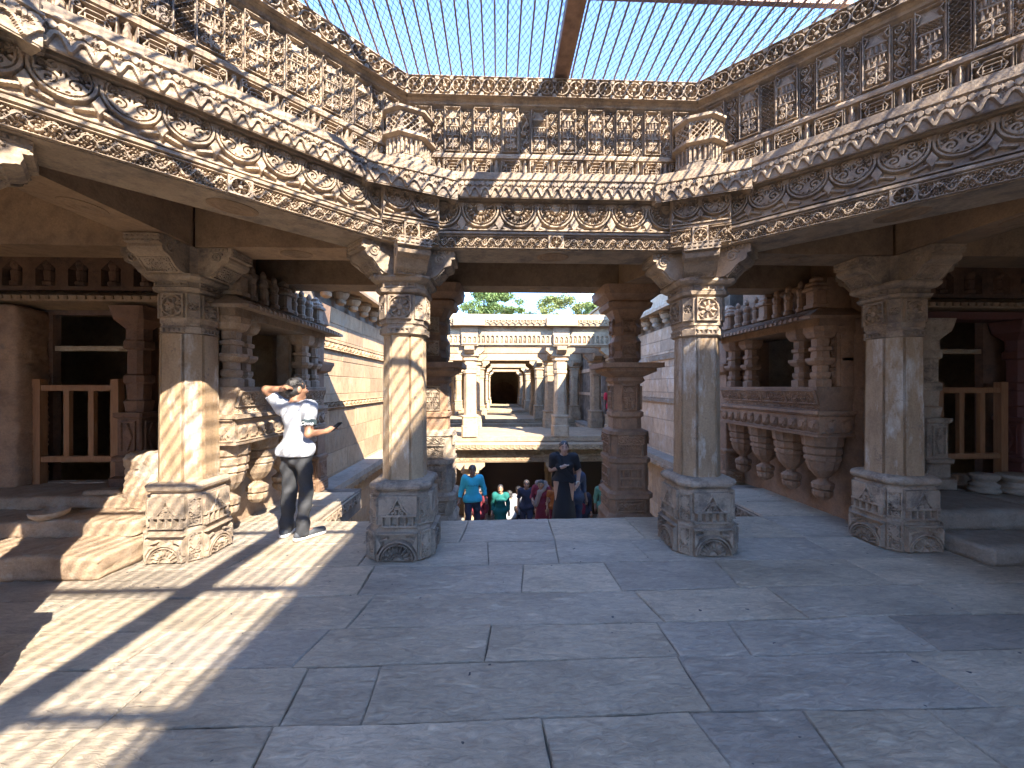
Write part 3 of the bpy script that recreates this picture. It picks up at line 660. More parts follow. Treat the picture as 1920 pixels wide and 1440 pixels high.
side(VERT[0], VERT[1], 0.0, ('carved lintel with petalled half medallions, spanning the stair opening', 'frontal parapet with shrine panels, crossed by the wide beam shadow'), 'fan')
side(VERT[7], VERT[0], math.atan2(VERT[0][1]-VERT[7][1], VERT[0][0]-VERT[7][0]), ('sunlit slanting lintel with scroll medallions, over the sunlit floor', 'sunlit slanting parapet, dappled all over by mesh shadow'), 'scroll')
side(VERT[1], VERT[2], R(-45), ('shaded slanting lintel with scroll medallions, over the stone step blocks', 'slanting parapet in raking light on the shaded side'), 'scroll')
# the five sides out of view behind the camera, kept plain
ra = MB()
for i in (2, 3, 4, 5, 6):
    a, b = VERT[i], VERT[(i+1) % 8]; dx, dy = b[0]-a[0], b[1]-a[1]; L = math.hypot(dx, dy); nx_, ny_ = dy/L, -dx/L
    if (CX-a[0])*nx_ + (CY-a[1])*ny_ < 0: nx_, ny_ = -nx_, -ny_
    for o0, o1, z0, z1 in ((-0.2, 0.19, ZL, 3.50), (-0.25, 0.0, 3.668, 4.675), (0.05, 0.30, 3.40, 3.60)):
        sg = lambda o, t: (a[0] + dx*t + nx_*o + (-1 if t == 0 else 1)*(-1)*dx/L*(o*T8 + 0.001)*1.0, a[1] + dy*t + ny_*o - (-1 if t == 0 else 1)*dy/L*(o*T8 + 0.001))
        q = [sg(o0, 0), sg(o1, 0), sg(o1, 1), sg(o0, 1)]
        v = [(x, y, z0) for x, y in q] + [(x, y, z1) for x, y in q]; ra.add(v, [(0,1,2,3),(7,6,5,4),(0,4,5,1),(1,5,6,2),(2,6,7,3),(3,7,4,0)])
for i in (2, 3, 4, 5, 6): ra.add(*(lambda m: (m.v, m.f))(MB().loft([[(x + VERT[i][0], y + VERT[i][1], z) for x, y, z in csq(h, h*0.4, z0)] for h, z0 in ((0.28, 0), (0.28, 0.6), (0.2, 0.7), (0.2, 2.5), (0.3, 2.7), (0.3, 2.932))])))
ob('rear_wall', ra.me('rear_wall'), 'carve', kind='structure')

# plain stone beams joining the pillars
def beam(a, b, w, z0, z1, label, lotus=True, ext=0.0, mat='soffit'):
    A = Vector((*a, 0)); B = Vector((*b, 0)); d = (B - A); L = d.length; th = math.atan2(d.y, d.x)
    p = empty('stone_beam', ((A.x+B.x)/2, (A.y+B.y)/2, z0), th, label, 'beam')
    ob('beam_body', MB().loft([csq(L/2 + ext, 0.012, 0, w/2), csq(L/2 + ext, 0.012, z1 - z0, w/2)]).me('beam_body'), mat, p)
    if lotus: ob('lotus', CACHE['oval'], mat, p, (0, 0, 0), scale=(0.95, 0.7, 1))
    return p
xl, xr = CX-RR, CX+RR
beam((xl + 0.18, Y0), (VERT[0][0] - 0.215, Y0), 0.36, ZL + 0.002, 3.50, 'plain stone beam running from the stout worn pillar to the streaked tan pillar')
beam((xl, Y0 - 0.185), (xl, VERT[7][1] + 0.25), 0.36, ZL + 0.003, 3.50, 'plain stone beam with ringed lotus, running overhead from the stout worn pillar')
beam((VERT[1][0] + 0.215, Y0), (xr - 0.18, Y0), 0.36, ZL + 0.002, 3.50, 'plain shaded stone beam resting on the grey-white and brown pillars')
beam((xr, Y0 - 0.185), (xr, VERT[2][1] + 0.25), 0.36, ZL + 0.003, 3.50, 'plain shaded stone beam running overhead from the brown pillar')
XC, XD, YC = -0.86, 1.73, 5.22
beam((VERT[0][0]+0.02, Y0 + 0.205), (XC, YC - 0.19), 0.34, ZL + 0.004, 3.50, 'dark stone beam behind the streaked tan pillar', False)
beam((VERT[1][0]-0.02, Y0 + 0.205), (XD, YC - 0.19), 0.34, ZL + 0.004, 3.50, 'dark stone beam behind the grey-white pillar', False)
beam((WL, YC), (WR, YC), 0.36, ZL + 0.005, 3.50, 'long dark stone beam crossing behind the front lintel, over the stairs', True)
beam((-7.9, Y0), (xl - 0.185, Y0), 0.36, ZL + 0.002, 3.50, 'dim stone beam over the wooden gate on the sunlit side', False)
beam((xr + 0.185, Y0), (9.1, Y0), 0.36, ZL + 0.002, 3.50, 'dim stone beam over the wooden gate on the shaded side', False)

# tall many-moulded pillars that flank the stairs
def ornate(loc, label):
    p = empty('stair_pillar', (loc[0], loc[1], -1.2), 0, label, 'pillar'); z = 1.2
    prof = [(0.0, 0.33, .25), (0.9, 0.33, .25), (1.02, 0.30, .25), (1.10, 0.31, .25), (1.16, 0.27, .25), (1.34, 0.27, .25), (1.36, 0.30, .25), (1.42, 0.30, .25), (1.45, 0.25, .25), (1.80, 0.25, .25), (1.83, 0.275, .25), (1.88, 0.275, .25), (1.90, 0.235, .25), (2.16, 0.235, .25), (2.19, 0.26, .25), (2.23, 0.255, .25), (2.26, 0.20, .3)]
    ob('base', cached('obase', lambda: stack(prof, 'base')), 'base' if 'shade' not in label else 'brown', p)  # the shaded twin takes a darker stone: shade put into the colour
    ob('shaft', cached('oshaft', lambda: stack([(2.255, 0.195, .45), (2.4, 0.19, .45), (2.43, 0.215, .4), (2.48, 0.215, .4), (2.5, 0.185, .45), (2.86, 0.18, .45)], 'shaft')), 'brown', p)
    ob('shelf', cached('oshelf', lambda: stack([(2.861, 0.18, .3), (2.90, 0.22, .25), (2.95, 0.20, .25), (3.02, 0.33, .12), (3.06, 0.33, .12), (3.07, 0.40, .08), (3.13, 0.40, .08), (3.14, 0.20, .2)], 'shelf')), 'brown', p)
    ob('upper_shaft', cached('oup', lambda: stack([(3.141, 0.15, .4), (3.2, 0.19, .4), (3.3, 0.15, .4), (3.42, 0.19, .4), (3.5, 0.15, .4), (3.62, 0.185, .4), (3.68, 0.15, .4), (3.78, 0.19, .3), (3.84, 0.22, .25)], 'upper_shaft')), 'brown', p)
    ob('capital', cached('ocap', lambda: stack([(3.841, 0.22, .2), (3.86, 0.28, .2), (3.92, 0.30, .2), (3.95, 0.27, .2), (4.02, 0.36, .15), (4.134, 0.38, .12)], 'capital')), 'brown', p)
    fig = relief('stair_fan', 0.40, 0.26, lambda U, V, w, h: f_fan(U, V, w, h, True, 7), 0.008, 0.03)
    gr = relief('stair_grid', 0.30, 0.24, lambda U, V, w, h: mx(f_grid(U, V, w, h, 0.10, 0.12), frame(U, V, w, h, 0.014)), 0.008, 0.025)
    lf = relief('stair_leaf', 0.30, 0.26, lambda U, V, w, h: f_leafy(U, V, w, h, 4, 12), 0.008, 0.025)
    vn = relief('stair_vine', 0.34, 0.13, lambda U, V, w, h: f_vine(U, V, w, h, 2), 0.008, 0.02)
    up = relief('stair_up', 0.20, 0.32, lambda U, V, w, h: f_shrine(U, V, w, h, 1), 0.008, 0.025)
    for nm, me, off, zz in (('grid_carving', gr, 0.249, 1.50), ('leaf_carving', fig, 0.329, 0.60), ('vine_carving', vn, 0.269, 1.19), ('leaf_panel', lf, 0.234, 1.90), ('shrine_panel', up, 0.184, 2.51), ('vine_carving', vn, 0.262, 2.06), ('vine_carving', vn, 0.329, 0.88 - 0.02), ('shrine_panel', relief('stair_up2', 0.17, 0.20, lambda U, V, w, h: f_leafy(U, V, w, h, 9, 8), 0.008, 0.03), 0.165, 3.22), ('shrine_panel', relief('stair_up2', 0.17, 0.20, None, 0.008, 0.03), 0.165, 3.53)):
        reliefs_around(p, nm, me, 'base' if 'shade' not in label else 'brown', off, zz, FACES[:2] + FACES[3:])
    return p
ornate((XC, YC), 'many-moulded pillar half hidden behind the streaked tan pillar, sunlit base')
ornate((XD, YC), 'shaded many-moulded pillar with wide mid shelf, right of the woman in black')

# small domed kiosks standing on the corner eaves
def kiosk(v, th, label):
    k = empty('corner_kiosk', (v[0], v[1], 3.655), th, label, 'kiosk'); y = -0.14
    oct_ = lambda h, z: [(x, yy + y, zz) for x, yy, zz in csq(h, h*0.5, z)]
    ob('plinth', MB().loft([oct_(0.23, 0.02), oct_(0.23, 0.07), oct_(0.20, 0.08), oct_(0.20, 0.10)]).me('plinth'), 'carve', k)
    ob('lower_body', MB().loft([oct_(0.17, 0.10), oct_(0.17, 0.26)]).me('lower_body'), 'carve', k)
    ob('slab', MB().loft([oct_(0.20, 0.26), oct_(0.24, 0.275), oct_(0.24, 0.30), oct_(0.20, 0.32)]).me('slab'), 'carve', k)
    ob('upper_body', MB().loft([oct_(0.17, 0.32), oct_(0.17, 0.49)]).me('upper_body'), 'carve', k)
    ob('dome', MB().loft([oct_(0.20, 0.49), oct_(0.235, 0.505), oct_(0.235, 0.525), oct_(0.18, 0.545), oct_(0.18, 0.565), oct_(0.125, 0.59), oct_(0.12, 0.605), oct_(0.07, 0.635), oct_(0.02, 0.66)]).me('dome'), 'carve', k)
    lat = relief('kiosk_lattice', 0.165, 0.165, lambda U, V, w, h: mx(frame(U, V, w, h, 0.012), on(0.17 - np.minimum(np.abs(((U+V)/0.055) % 1 - 0.5), np.abs(((U-V)/0.055) % 1 - 0.5)), 0.1)), 0.006, 0.034)
    bal = relief('kiosk_balusters', 0.165, 0.15, lambda U, V, w, h: mx(frame(U, V, w, h, 0.012), on(np.abs((U/0.045) % 1 - 0.5) - 0.22, 0.1)), 0.006, 0.034)
    for a in (0, math.pi/4, -math.pi/4, math.pi/2, -math.pi/2):
        o = 0.169 if abs(a) in (0, math.pi/2) else 0.1785
        ob('lattice', lat, 'carve', k, (math.sin(a)*o, y - math.cos(a)*o, 0.322), a); ob('balusters', bal, 'carve', k, (math.sin(a)*o, y - math.cos(a)*o, 0.105), a)
    return k
kiosk(VERT[0], R(22.5), 'small domed stone kiosk where sunlit slanting parapet meets frontal parapet')
kiosk(VERT[1], R(-22.5), 'small domed stone kiosk on the corner above the grey-white pillar')

# ---------------------------------------------------------------- steel grille over the opening
GZ0 = 4.70
def oct_span_y(x):
    d = abs(x - CX); h = RR if d <= HS else RR - (d - HS)
    return CY - h, CY + h
def oct_span_x(y):
    d = abs(y - CY); h = RR if d <= HS else RR - (d - HS)
    return CX - h, CX + h
gri = empty('roof_grille', (CX, CY, GZ0), 0, 'rusty steel grille of parallel bars and netting over the open court', 'grille')
def world_child(name, me, mat, parent, kind=None):
    o = ob(name, me, mat, parent, (-parent.location.x, -parent.location.y, -parent.location.z), kind=kind); return o
bm_ = MB().box(0.55, 0.70, CY - RR - 0.2, CY + RR + 0.15, 4.685, 4.80).me('main_beam'); world_child('main_beam', bm_, 'steel', gri)
for yy in (3.12, 1.92, 0.72, -0.48, -1.68, -2.88):
    a, b = oct_span_x(yy); world_child('cross_pipe', MB().bar((a - 0.15, yy, 4.83), (b + 0.15, yy, 4.83), 0.045, 0.05).me('cross_pipe'), 'steel', gri)
x = CX - RR + 0.06
while x < CX + RR:
    a, b = oct_span_y(x)
    if not 0.53 < x < 0.72: world_child('bar', MB().bar((x, a - 0.1, 4.735), (x, b + 0.12, 4.735), 0.0145, 0.0145).me('bar'), 'steel', gri)
    x += 0.109
net = MB()
sl = 1.75; step = 0.049
for s in (1, -1):
    c = -18.0
    while c < 18:
        # line x = CX + c + s*(y-CY)/sl, clipped to the octagon
        pts = []
        ys = np.linspace(CY - RR, CY + RR, 140); xs = CX + c + s*(ys - CY)/sl
        ok = (np.abs(xs - CX) + np.abs(ys - CY) < RR + HS) & (np.abs(xs - CX) < RR)
        if ok.sum() > 1:
            i, j = np.where(ok)[0][[0, -1]]; z = 4.757 + 0.004*s
            net.bar((xs[i], ys[i], z), (xs[j], ys[j], z), 0.0034, 0.0034)
        c += step
world_child('netting', net.me('netting'), 'wire', gri, 'stuff')
# unseen block added behind the camera to cast the shadow over the court floor
nb_ = MB().box(6.0, 9.4, -10.8, -6.1, 3.7, 11.85).box(5.9, 6.0, -10.8, -6.1, 11.3, 11.4).me('added_shade_block')
ob('added_shade_block', nb_, 'pale', None, kind='structure')

# ---------------------------------------------------------------- balconies on the corridor walls
def bell_mesh(k=1.0):
    return MB().lathe([(0.03, 0.22), (0.075, 0.24), (0.11, 0.28), (0.115, 0.33), (0.085, 0.345), (0.12, 0.365), (0.125, 0.42), (0.10, 0.44), (0.062, 0.46), (0.055, 0.49), (0.10, 0.53), (0.155, 0.60), (0.185, 0.69), (0.175, 0.71), (0.20, 0.72), (0.20, 0.76), (0.18, 0.775), (0.205, 0.80), (0.21, 0.86), (0.19, 0.875), (0.22, 0.90), (0.225, 0.96), (0.235, 1.0), (0.235, 1.02)], 24, flute=0.035, nf=12).me('bell_corbel')
def colonnette_mesh():
    return MB().loft([csq(h, h*0.45, z) for z, h in ((1.62, .10), (1.70, .10), (1.715, .075), (1.75, .09), (1.79, .09), (1.80, .07), (1.88, .07), (1.89, .10), (1.93, .13), (1.965, .13), (1.97, .085), (2.05, .08), (2.06, .1), (2.10, .1), (2.11, .075), (2.2, .08), (2.22, .12), (2.28, .15), (2.345, .15))]).me('colonnette')
def statuette_mesh():
    return MB().lathe([(0.06, 0), (0.065, 0.04), (0.045, 0.06), (0.05, 0.12), (0.055, 0.17), (0.04, 0.19), (0.058, 0.24), (0.05, 0.28), (0.02, 0.295), (0.035, 0.32), (0.036, 0.35), (0.012, 0.39)], 10).me('statuette')
def minishrine_mesh():
    return MB().loft([csq(h, h*0.3, z) for z, h in ((0, .10), (.04, .10), (.05, .08), (.20, .08), (.21, .115), (.24, .115), (.27, .085), (.29, .09), (.33, .05), (.36, .055), (.40, .01))]).me('mini_shrine')
def balcony(x, y, th, L, mat, label):
    p = empty('stone_balcony', (x, y, 0), th, label, 'balcony'); h = L/2
    for i in range(4):
        ob('bell_corbel', cached('bell', bell_mesh), mat, p, ((i - 1.5)*(L - 0.48)/3, -0.20, 0), scale=(0.88, 0.95, 1.0))
    pl = ob('platform', MB().box(-h, h, -0.46, 0.0, 1.021, 1.045).box(-h + 0.02, h - 0.02, -0.43, 0.0, 1.046, 1.29).box(-h - 0.01, h + 0.01, -0.475, 0.0, 1.291, 1.33).me('platform'), mat, p)
    n = 3; w = (L - 0.06)/n
    fg = [relief(f'figures{L}{s}', w, 0.225, lambda U, V, w, h, s=s: f_figures(U, V, w, h, s), 0.0075, 0.032) for s in (3, 4)]
    for i in range(n): ob('figure_panel', fg[i % 2], mat, pl, ((i - 1)*w, -0.429, 1.055))
    for s in (-1, 1): ob('figure_panel', relief('figure_end', 0.40, 0.225, lambda U, V, w, h: f_figures(U, V, w, h, 9), 0.0075, 0.03), mat, pl, (s*(h - 0.021), -0.215, 1.055), s*math.pi/2)
    par = ob('railing', MB().loft([[(-h + .05, -0.40, 1.331), (h - .05, -0.40, 1.331), (h - .05, 0, 1.331), (-h + .05, 0, 1.331)], [(-h + .05, -0.40, 1.40), (h - .05, -0.40, 1.40), (h - .05, 0, 1.40), (-h + .05, 0, 1.40)], [(-h + .02, -0.46, 1.59), (h - .02, -0.46, 1.59), (h - .02, 0, 1.59), (-h + .02, 0, 1.59)], [(-h + .02, -0.46, 1.618), (h - .02, -0.46, 1.618), (h - .02, 0, 1.618), (-h + .02, 0, 1.618)]]).me('railing'), mat, p)
    w2 = (L - 0.12)/4
    fm = relief(f'railflute{L}', w2, 0.17, lambda U, V, w, h: mx(f_flutes(U, V, w, h)*0.8, f_leafy(U, V, w, h, 8, 16, 0.004)*0.9), 0.0075, 0.03)
    for i in range(4): o = ob('leaf_panel', fm, mat, par, ((i - 1.5)*w2, -0.405, 1.415)); o.rotation_euler = (R(17.5), 0, 0)
    lowv = relief(f'railvine{L}', w2, 0.06, lambda U, V, w, h: f_vine(U, V, w, h, 4, 0, 0.004), 0.0065, 0.018)
    for i in range(4): ob('vine_panel', lowv, mat, par, ((i - 1.5)*w2, -0.399, 1.336))
    for xx, yy in ((-h + 0.16, -.30), (-h + 0.46, -.22), (h - 0.16, -.30), (h - 0.44, -.30)): ob('colonnette', cached('colonnette', colonnette_mesh), mat, p, (xx, yy, 0.0))
    for xx in (-h + 0.16, h - 0.16): ob('colonnette', cached('colonnette', colonnette_mesh), mat, p, (xx, -0.06, 0.0))
    for s, wd in ((1, 0.50), (-1, 0.34)):
        ob('side_panel', MB().box(-wd/2, wd/2, -0.16, 0.0, 1.62, 2.345).me('side_panel'), mat, p, (s*(h - wd/2 - 0.03), 0, 0)); ob('panel_carving', relief(f'sidep{wd}', wd - 0.02, 0.70, lambda U, V, w, h: mx(f_grid(U, V, w, h, 0.11, 0.10), f_leafy(U, V, w, h, 21, 46, 0.006)), 0.0075, 0.035), mat, p, (s*(h - wd/2 - 0.03), -0.159, 1.63))
    ob('lintel', MB().box(-h + 0.01, h - 0.01, -0.44, 0.0, 2.346, 2.44).me('lintel'), mat, p)
    ob('eave', MB().loft([[(-h + .02, -0.42, 2.441), (h - .02, -0.42, 2.441), (h - .02, 0, 2.441), (-h + .02, 0, 2.441)], [(-h - .12, -0.66, 2.405), (h + .12, -0.66, 2.405), (h + .12, 0, 2.405), (-h - .12, 0, 2.405)], [(-h - .12, -0.66, 2.44), (h + .12, -0.66, 2.44), (h + .12, 0, 2.44), (-h - .12, 0, 2.44)], [(-h + .05, -0.40, 2.56), (h - .05, -0.40, 2.56), (h - .05, 0, 2.56), (-h + .05, 0, 2.56)]]).me('eave'), mat, p)
    rib = cached('eave_rib', lambda: MB().loft([[(-.018, 0, -.012), (.018, 0, -.012), (.018, 0, .03), (-.018, 0, .03)], [(-.012, .25, .105), (.012, .25, .105), (.012, .25, .14), (-.012, .25, .14)]]).me('eave_rib'))
    k = int(L/0.085)
    for i in range(k): ob('eave_rib', rib, mat, p, ((i - (k-1)/2)*0.085, -0.672, 2.415))
    ob('attic', MB().box(-h + .06, h - .06, -0.30, 0, 2.561, 2.93).me('attic'), mat, p)
    for i in range(9):
        xx = (i - 4)*(L - 0.3)/8
        if i % 4 == 0: ob('mini_shrine', cached('mini', minishrine_mesh), mat, p, (xx, -0.36, 2.57))
        else: ob('statuette', cached('statuette', statuette_mesh), mat, p, (xx, -0.37, 2.57))
    # wall behind with the window opening
    ob('back_wall', MB().box(-h - .08, -h + .25, 0.001, 0.22, -0.03, 3.50).box(h - .25, h + .08, 0.001, 0.22, -0.03, 3.50).box(-h + .251, h - .251, 0.001, 0.22, -0.03, 1.60).box(-h + .251, h - .251, 0.001, 0.22, 2.35, 3.50).me('back_wall'), mat, p)
    # side pier on the far end
    return p
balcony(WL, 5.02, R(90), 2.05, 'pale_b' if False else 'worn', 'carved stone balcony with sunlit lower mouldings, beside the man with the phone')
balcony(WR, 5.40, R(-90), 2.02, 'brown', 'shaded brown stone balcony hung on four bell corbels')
def pier(x, y, mat, label):
    p = empty('stone_pier', (x, y, -0.03), 0, label, 'pier')
    ob('pier_body', cached('pier', lambda: stack([(0, .17, .1), (.18, .17, .1), (.2, .15, .1), (.5, .15, .1), (.52, .17, .1), (.56, .17, .1), (.58, .13, .1), (1.2, .13, .1), (1.22, .16, .1), (1.3, .16, .1), (1.32, .12, .1), (1.86, .12, .1), (1.9, .2, .1), (2.0, .24, .1), (2.04, .24, .1), (2.06, .12, .1), (2.6, .12, .1), (2.65, .18, .1), (2.96, .2, .1)], 'pier_body')), mat, p)
    reliefs_around(p, 'grid_carving', relief('pier_grid', 0.24, 0.15, lambda U, V, w, h: f_grid(U, V, w, h, 0.06, 0.05), 0.008, 0.016), mat, 0.169, 0.015); reliefs_around(p, 'leaf_carving', relief('pier_leaf', 0.22, 0.25, lambda U, V, w, h: f_leafy(U, V, w, h, 6, 9), 0.008, 0.016), mat, 0.149, 0.22)
    return p
pier(WR - 0.17, 6.62, 'brown', 'moulded brown pier ending the bell corbel balcony'); pier(WL + 0.17, 6.22, 'brown', 'dark moulded pier with a projecting shelf behind the man')

# ---------------------------------------------------------------- doorway walls and wooden gates
def rough(key, sx, sy, sz, n=(10, 6, 4), amp=0.02, seed=0, rnd=0.04):
    """worn stone block: rounded, lumpy box standing on z = 0"""
    def build():
        gg = np.random.default_rng(seed); V, F, idx = [], [], {}
        def vid(i, j, k):
            if (i, j, k) not in idx: idx[(i, j, k)] = len(V); V.append([i/n[0]-.5, j/n[1]-.5, k/n[2]])
            return idx[(i, j, k)]
        for i in range(n[0]):
            for j in range(n[1]):
                F.append([vid(i,j,0), vid(i,j+1,0), vid(i+1,j+1,0), vid(i+1,j,0)]); F.append([vid(i,j,n[2]), vid(i+1,j,n[2]), vid(i+1,j+1,n[2]), vid(i,j+1,n[2])])
        for i in range(n[0]):
            for k in range(n[2]):
                F.append([vid(i,0,k), vid(i+1,0,k), vid(i+1,0,k+1), vid(i,0,k+1)]); F.append([vid(i,n[1],k), vid(i,n[1],k+1), vid(i+1,n[1],k+1), vid(i+1,n[1],k)])
        for j in range(n[1]):
            for k in range(n[2]):
                F.append([vid(0,j,k), vid(0,j,k+1), vid(0,j+1,k+1), vid(0,j+1,k)]); F.append([vid(n[0],j,k), vid(n[0],j+1,k), vid(n[0],j+1,k+1), vid(n[0],j,k+1)])
        P = np.array(V); P = P*[sx, sy, sz]; c = np.clip(P, [-sx/2+rnd, -sy/2+rnd, 0], [sx/2-rnd, sy/2-rnd, sz-rnd]); d = P - c; L = np.linalg.norm(d, axis=1, keepdims=True)
        P = np.where(L > 1e-6, c + d/np.maximum(L, 1e-6)*np.minimum(L, rnd), P)
        ph = gg.uniform(0, 6.28, 9); f = gg.uniform(3, 11, 9)
        for a in range(3): P[:, a] += amp*(np.sin(f[a]*P[:, 0] + ph[a]) + 0.7*np.sin(f[a+3]*P[:, 1] + ph[a+3] + 2*P[:, 0]) + 0.5*np.sin(f[a+6]*1.7*P[:, (a+1) % 3] + ph[a+6]))*(0.5 if a == 2 else 1)*np.where(P[:, 2] < 0.01, 0, 1)
        lay = np.sin(P[:, 2]*95 + 3*np.sin(P[:, 0]*5 + ph[0]) + 2*np.sin(P[:, 1]*7))*amp*0.35; nrm_ = P - [0, 0, sz*0.5]; nrm_[:, 2] = 0; nrm_ /= np.maximum(np.linalg.norm(nrm_, axis=1, keepdims=True), .05); P += nrm_*(lay*np.where(P[:, 2] < sz*0.93, 1, 0))[:, None]
        P += gg.normal(0, amp*0.22, P.shape)
        return mk(key, P, F, True)
    return cached(('rough', key), build)
def doorwall(xa, xb, xo0, xo1, y, label, mat, niche_n):
    p = empty('doorway_wall', ((xo0+xo1)/2, y, 0), 0, label, 'wall'); c = (xo0+xo1)/2
    a, b, o0, o1 = xa - c, xb - c, xo0 - c, xo1 - c; zs, zt = 0.45, 2.50
    ob('masonry', MB().box(a, o0, 0, 0.09, -0.02, 3.5).box(o1, b, 0, 0.09, -0.02, 3.5).box(o0 + .001, o1 - .001, 0, 0.09, -0.02, zs).box(o0 + .001, o1 - .001, 0, 0.09, zt, 3.5).me('masonry'), mat, p)
    ob('eave', MB().loft([[(a, -0.05, 2.56), (b, -0.05, 2.56), (b, 0, 2.56), (a, 0, 2.56)], [(a, -0.34, 2.60), (b, -0.34, 2.60), (b, 0, 2.60), (a, 0, 2.60)], [(a, -0.36, 2.66), (b, -0.36, 2.66), (b, 0, 2.66), (a, 0, 2.66)], [(a, -0.08, 2.76), (b, -0.08, 2.76), (b, 0, 2.76), (a, 0, 2.76)]]).me('eave'), 'soffit', p)
    rib = CACHE['eave_rib']; k = int((b - a)/0.10)
    for i in range(k): ob('eave_rib', rib, 'soffit', p, (a + (i + .5)*(b - a)/k, -0.372, 2.625))
    w = (b - a)/niche_n
    nm = relief(f'niche{w:.3f}', w, 0.50, lambda U, V, w, h: f_niches(U, V, w, h, w), 0.012, 0.10)
    for i in range(niche_n): ob('niche', nm, mat, p, (a + (i + .5)*w, -0.002, 2.78)); ob('statuette', CACHE['statuette'], mat, p, (a + (i + .5)*w, -0.055, 2.84))
    ob('frieze', MB().box(a, b, -0.10, 0, 3.285, 3.50).me('frieze'), mat, p)
    fr = relief('frieze_leaf', 0.5, 0.17, lambda U, V, w, h: f_vine(U, V, w, h, 2), 0.009, 0.03)
    for i in range(int((b - a)/0.5)): ob('frieze_panel', fr, mat, p, (a + 0.25 + i*0.5, -0.099, 3.30))
    ob('threshold', MB().box(o0 - .1, o1 + .1, -0.12, -0.001, 0.30, 0.475).me('threshold'), 'worn', p)
    return p, c
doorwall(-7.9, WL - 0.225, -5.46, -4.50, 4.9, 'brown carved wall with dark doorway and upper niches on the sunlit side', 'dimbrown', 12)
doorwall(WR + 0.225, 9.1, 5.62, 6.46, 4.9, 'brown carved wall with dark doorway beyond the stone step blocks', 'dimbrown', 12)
def jamb(x, y, z, mat, label, worn=False):
    p = empty('door_pilaster', (x, y, z), 0, label, 'pilaster')
    if worn:
        ob('pilaster_body', rough('wornjamb', 0.46, 0.34, 2.10, (16, 12, 70), 0.020, 5, 0.03), 'brown', p)
    else:
        ob('pilaster_base', cached('jbase', lambda: stack([(0, .19, .1), (.12, .19, .1), (.14, .15, .1), (.30, .15, .1), (.32, .175, .1), (.36, .175, .1), (.38, .135, .1), (.80, .135, .1), (.82, .165, .1), (.87, .165, .1)], 'pilaster_base')), mat, p)
        ob('pilaster_shaft', cached('jshaft', lambda: stack([(.871, .10, .4), (1.0, .12, .4), (1.02, .09, .4), (1.2, .10, .4), (1.22, .12, .4), (1.3, .12, .4), (1.32, .09, .4), (1.6, .09, .4), (1.62, .12, .4), (1.7, .12, .4), (1.72, .1, .4), (1.85, .1, .4), (1.95, .17, .2), (2.10, .19, .1)], 'pilaster_shaft')), mat, p)
        reliefs_around(p, 'lozenge', relief('lozenge', 0.17, 0.36, lambda U, V, w, h: mx(frame(U, V, w, h, 0.016), on((0.16 - np.abs(V - h/2)) - np.abs(U)*3.0)), 0.007, 0.02), mat, 0.134, 0.41)
    return p
jamb(-5.74, 4.72, 0.45, 'worn', 'rough eroded pilaster at the picture edge beside the wooden gate', True)
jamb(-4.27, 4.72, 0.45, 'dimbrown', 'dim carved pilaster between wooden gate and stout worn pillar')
jamb(5.44, 4.70, 0.36, 'base', 'carved pilaster with lozenge panel, beside the shaded wooden gate')
jamb(6.70, 4.72, 0.36, 'redpaint', 'dark red pilaster on the far side of the shaded wooden gate')
def gate(x0, x1, y, z, label):
    p = empty('wooden_gate', ((x0+x1)/2, y, z), 0, label, 'gate'); h = (x1 - x0)/2
    for s in (-1, 1): ob('gate_post', MB().box(-.046, .046, -.04, .04, 0, 1.24).me('gate_post'), 'wood', p, (s*(h - 0.02), 0, 0))
    for zz in (0.26, 1.10): ob('rail', MB().box(-h + .036, h - .036, -.03, .03, 0, 0.068).me('rail'), 'wood', p, (0, 0, zz))
    for xx in (-0.12, 0.16): ob('baluster', MB().box(-.032, .032, -.022, .022, 0.329, 1.099).me('baluster'), 'wood', p, (xx, 0, 0))
    return p
gate(-5.45, -4.52, 4.74, 0.47, 'orange-brown wooden gate in the doorway beside the sunlit pillar')
gate(5.58, 6.48, 4.72, 0.44, 'orange-brown wooden gate in the doorway beyond the step blocks')
for x0, x1, lb in ((-5.44, -4.52, 'pale wooden bar across the dark doorway on the sunlit side'), (5.64, 6.44, 'pale wooden bar across the dark doorway by the step blocks')):
    ob('door_bar', MB().box(x0, x1, 4.905, 4.965, 2.06, 2.12).me('door_bar'), 'pale', None, label=lb, cat='bar')
ob('painted_beam', MB().box(5.25, 6.85, 4.60, 4.86, 2.465, 2.555).me('painted_beam'), 'redpaint', None, label='dull red painted beam above the shaded wooden gate', cat='beam')

# ---------------------------------------------------------------- steps and loose stones in front of the doors
def stone_block(name, me, loc, mat, label, cat, rz=0.0, group=None, scale=None): return ob(name, me, mat, None, loc, rz, label, cat, group, scale=scale)
stone_block('stone_step', rough('st1', 2.9, 1.2, 0.205, (70, 26, 8), 0.016, 1, 0.03), (-4.80, 3.93, 0.0), 'worn', 'lowest worn stone step with wavy edge, partly sunlit, beside the stout pillar', 'step')
stone_block('stone_step', rough('st2', 3.0, 1.0, 0.15, (70, 22, 6), 0.016, 2, 0.03), (-4.98, 4.22, 0.2), 'worn', 'middle worn stone step leading to the wooden gate', 'step', 0.03)
stone_block('stone_step', rough('st3', 2.9, 0.7, 0.125, (60, 16, 5), 0.014, 3, 0.03), (-4.95, 4.50, 0.345), 'worn', 'topmost worn stone slab in front of the wooden gate', 'step', -0.02)
stone_block('worn_block', rough('wb', 0.36, 0.40, 0.60, (14, 14, 22), 0.022, 4, 0.07), (-3.72, 4.30, 0.33), 'worn', 'rounded eroded stone block leaning against the stout pillar', 'stone block')
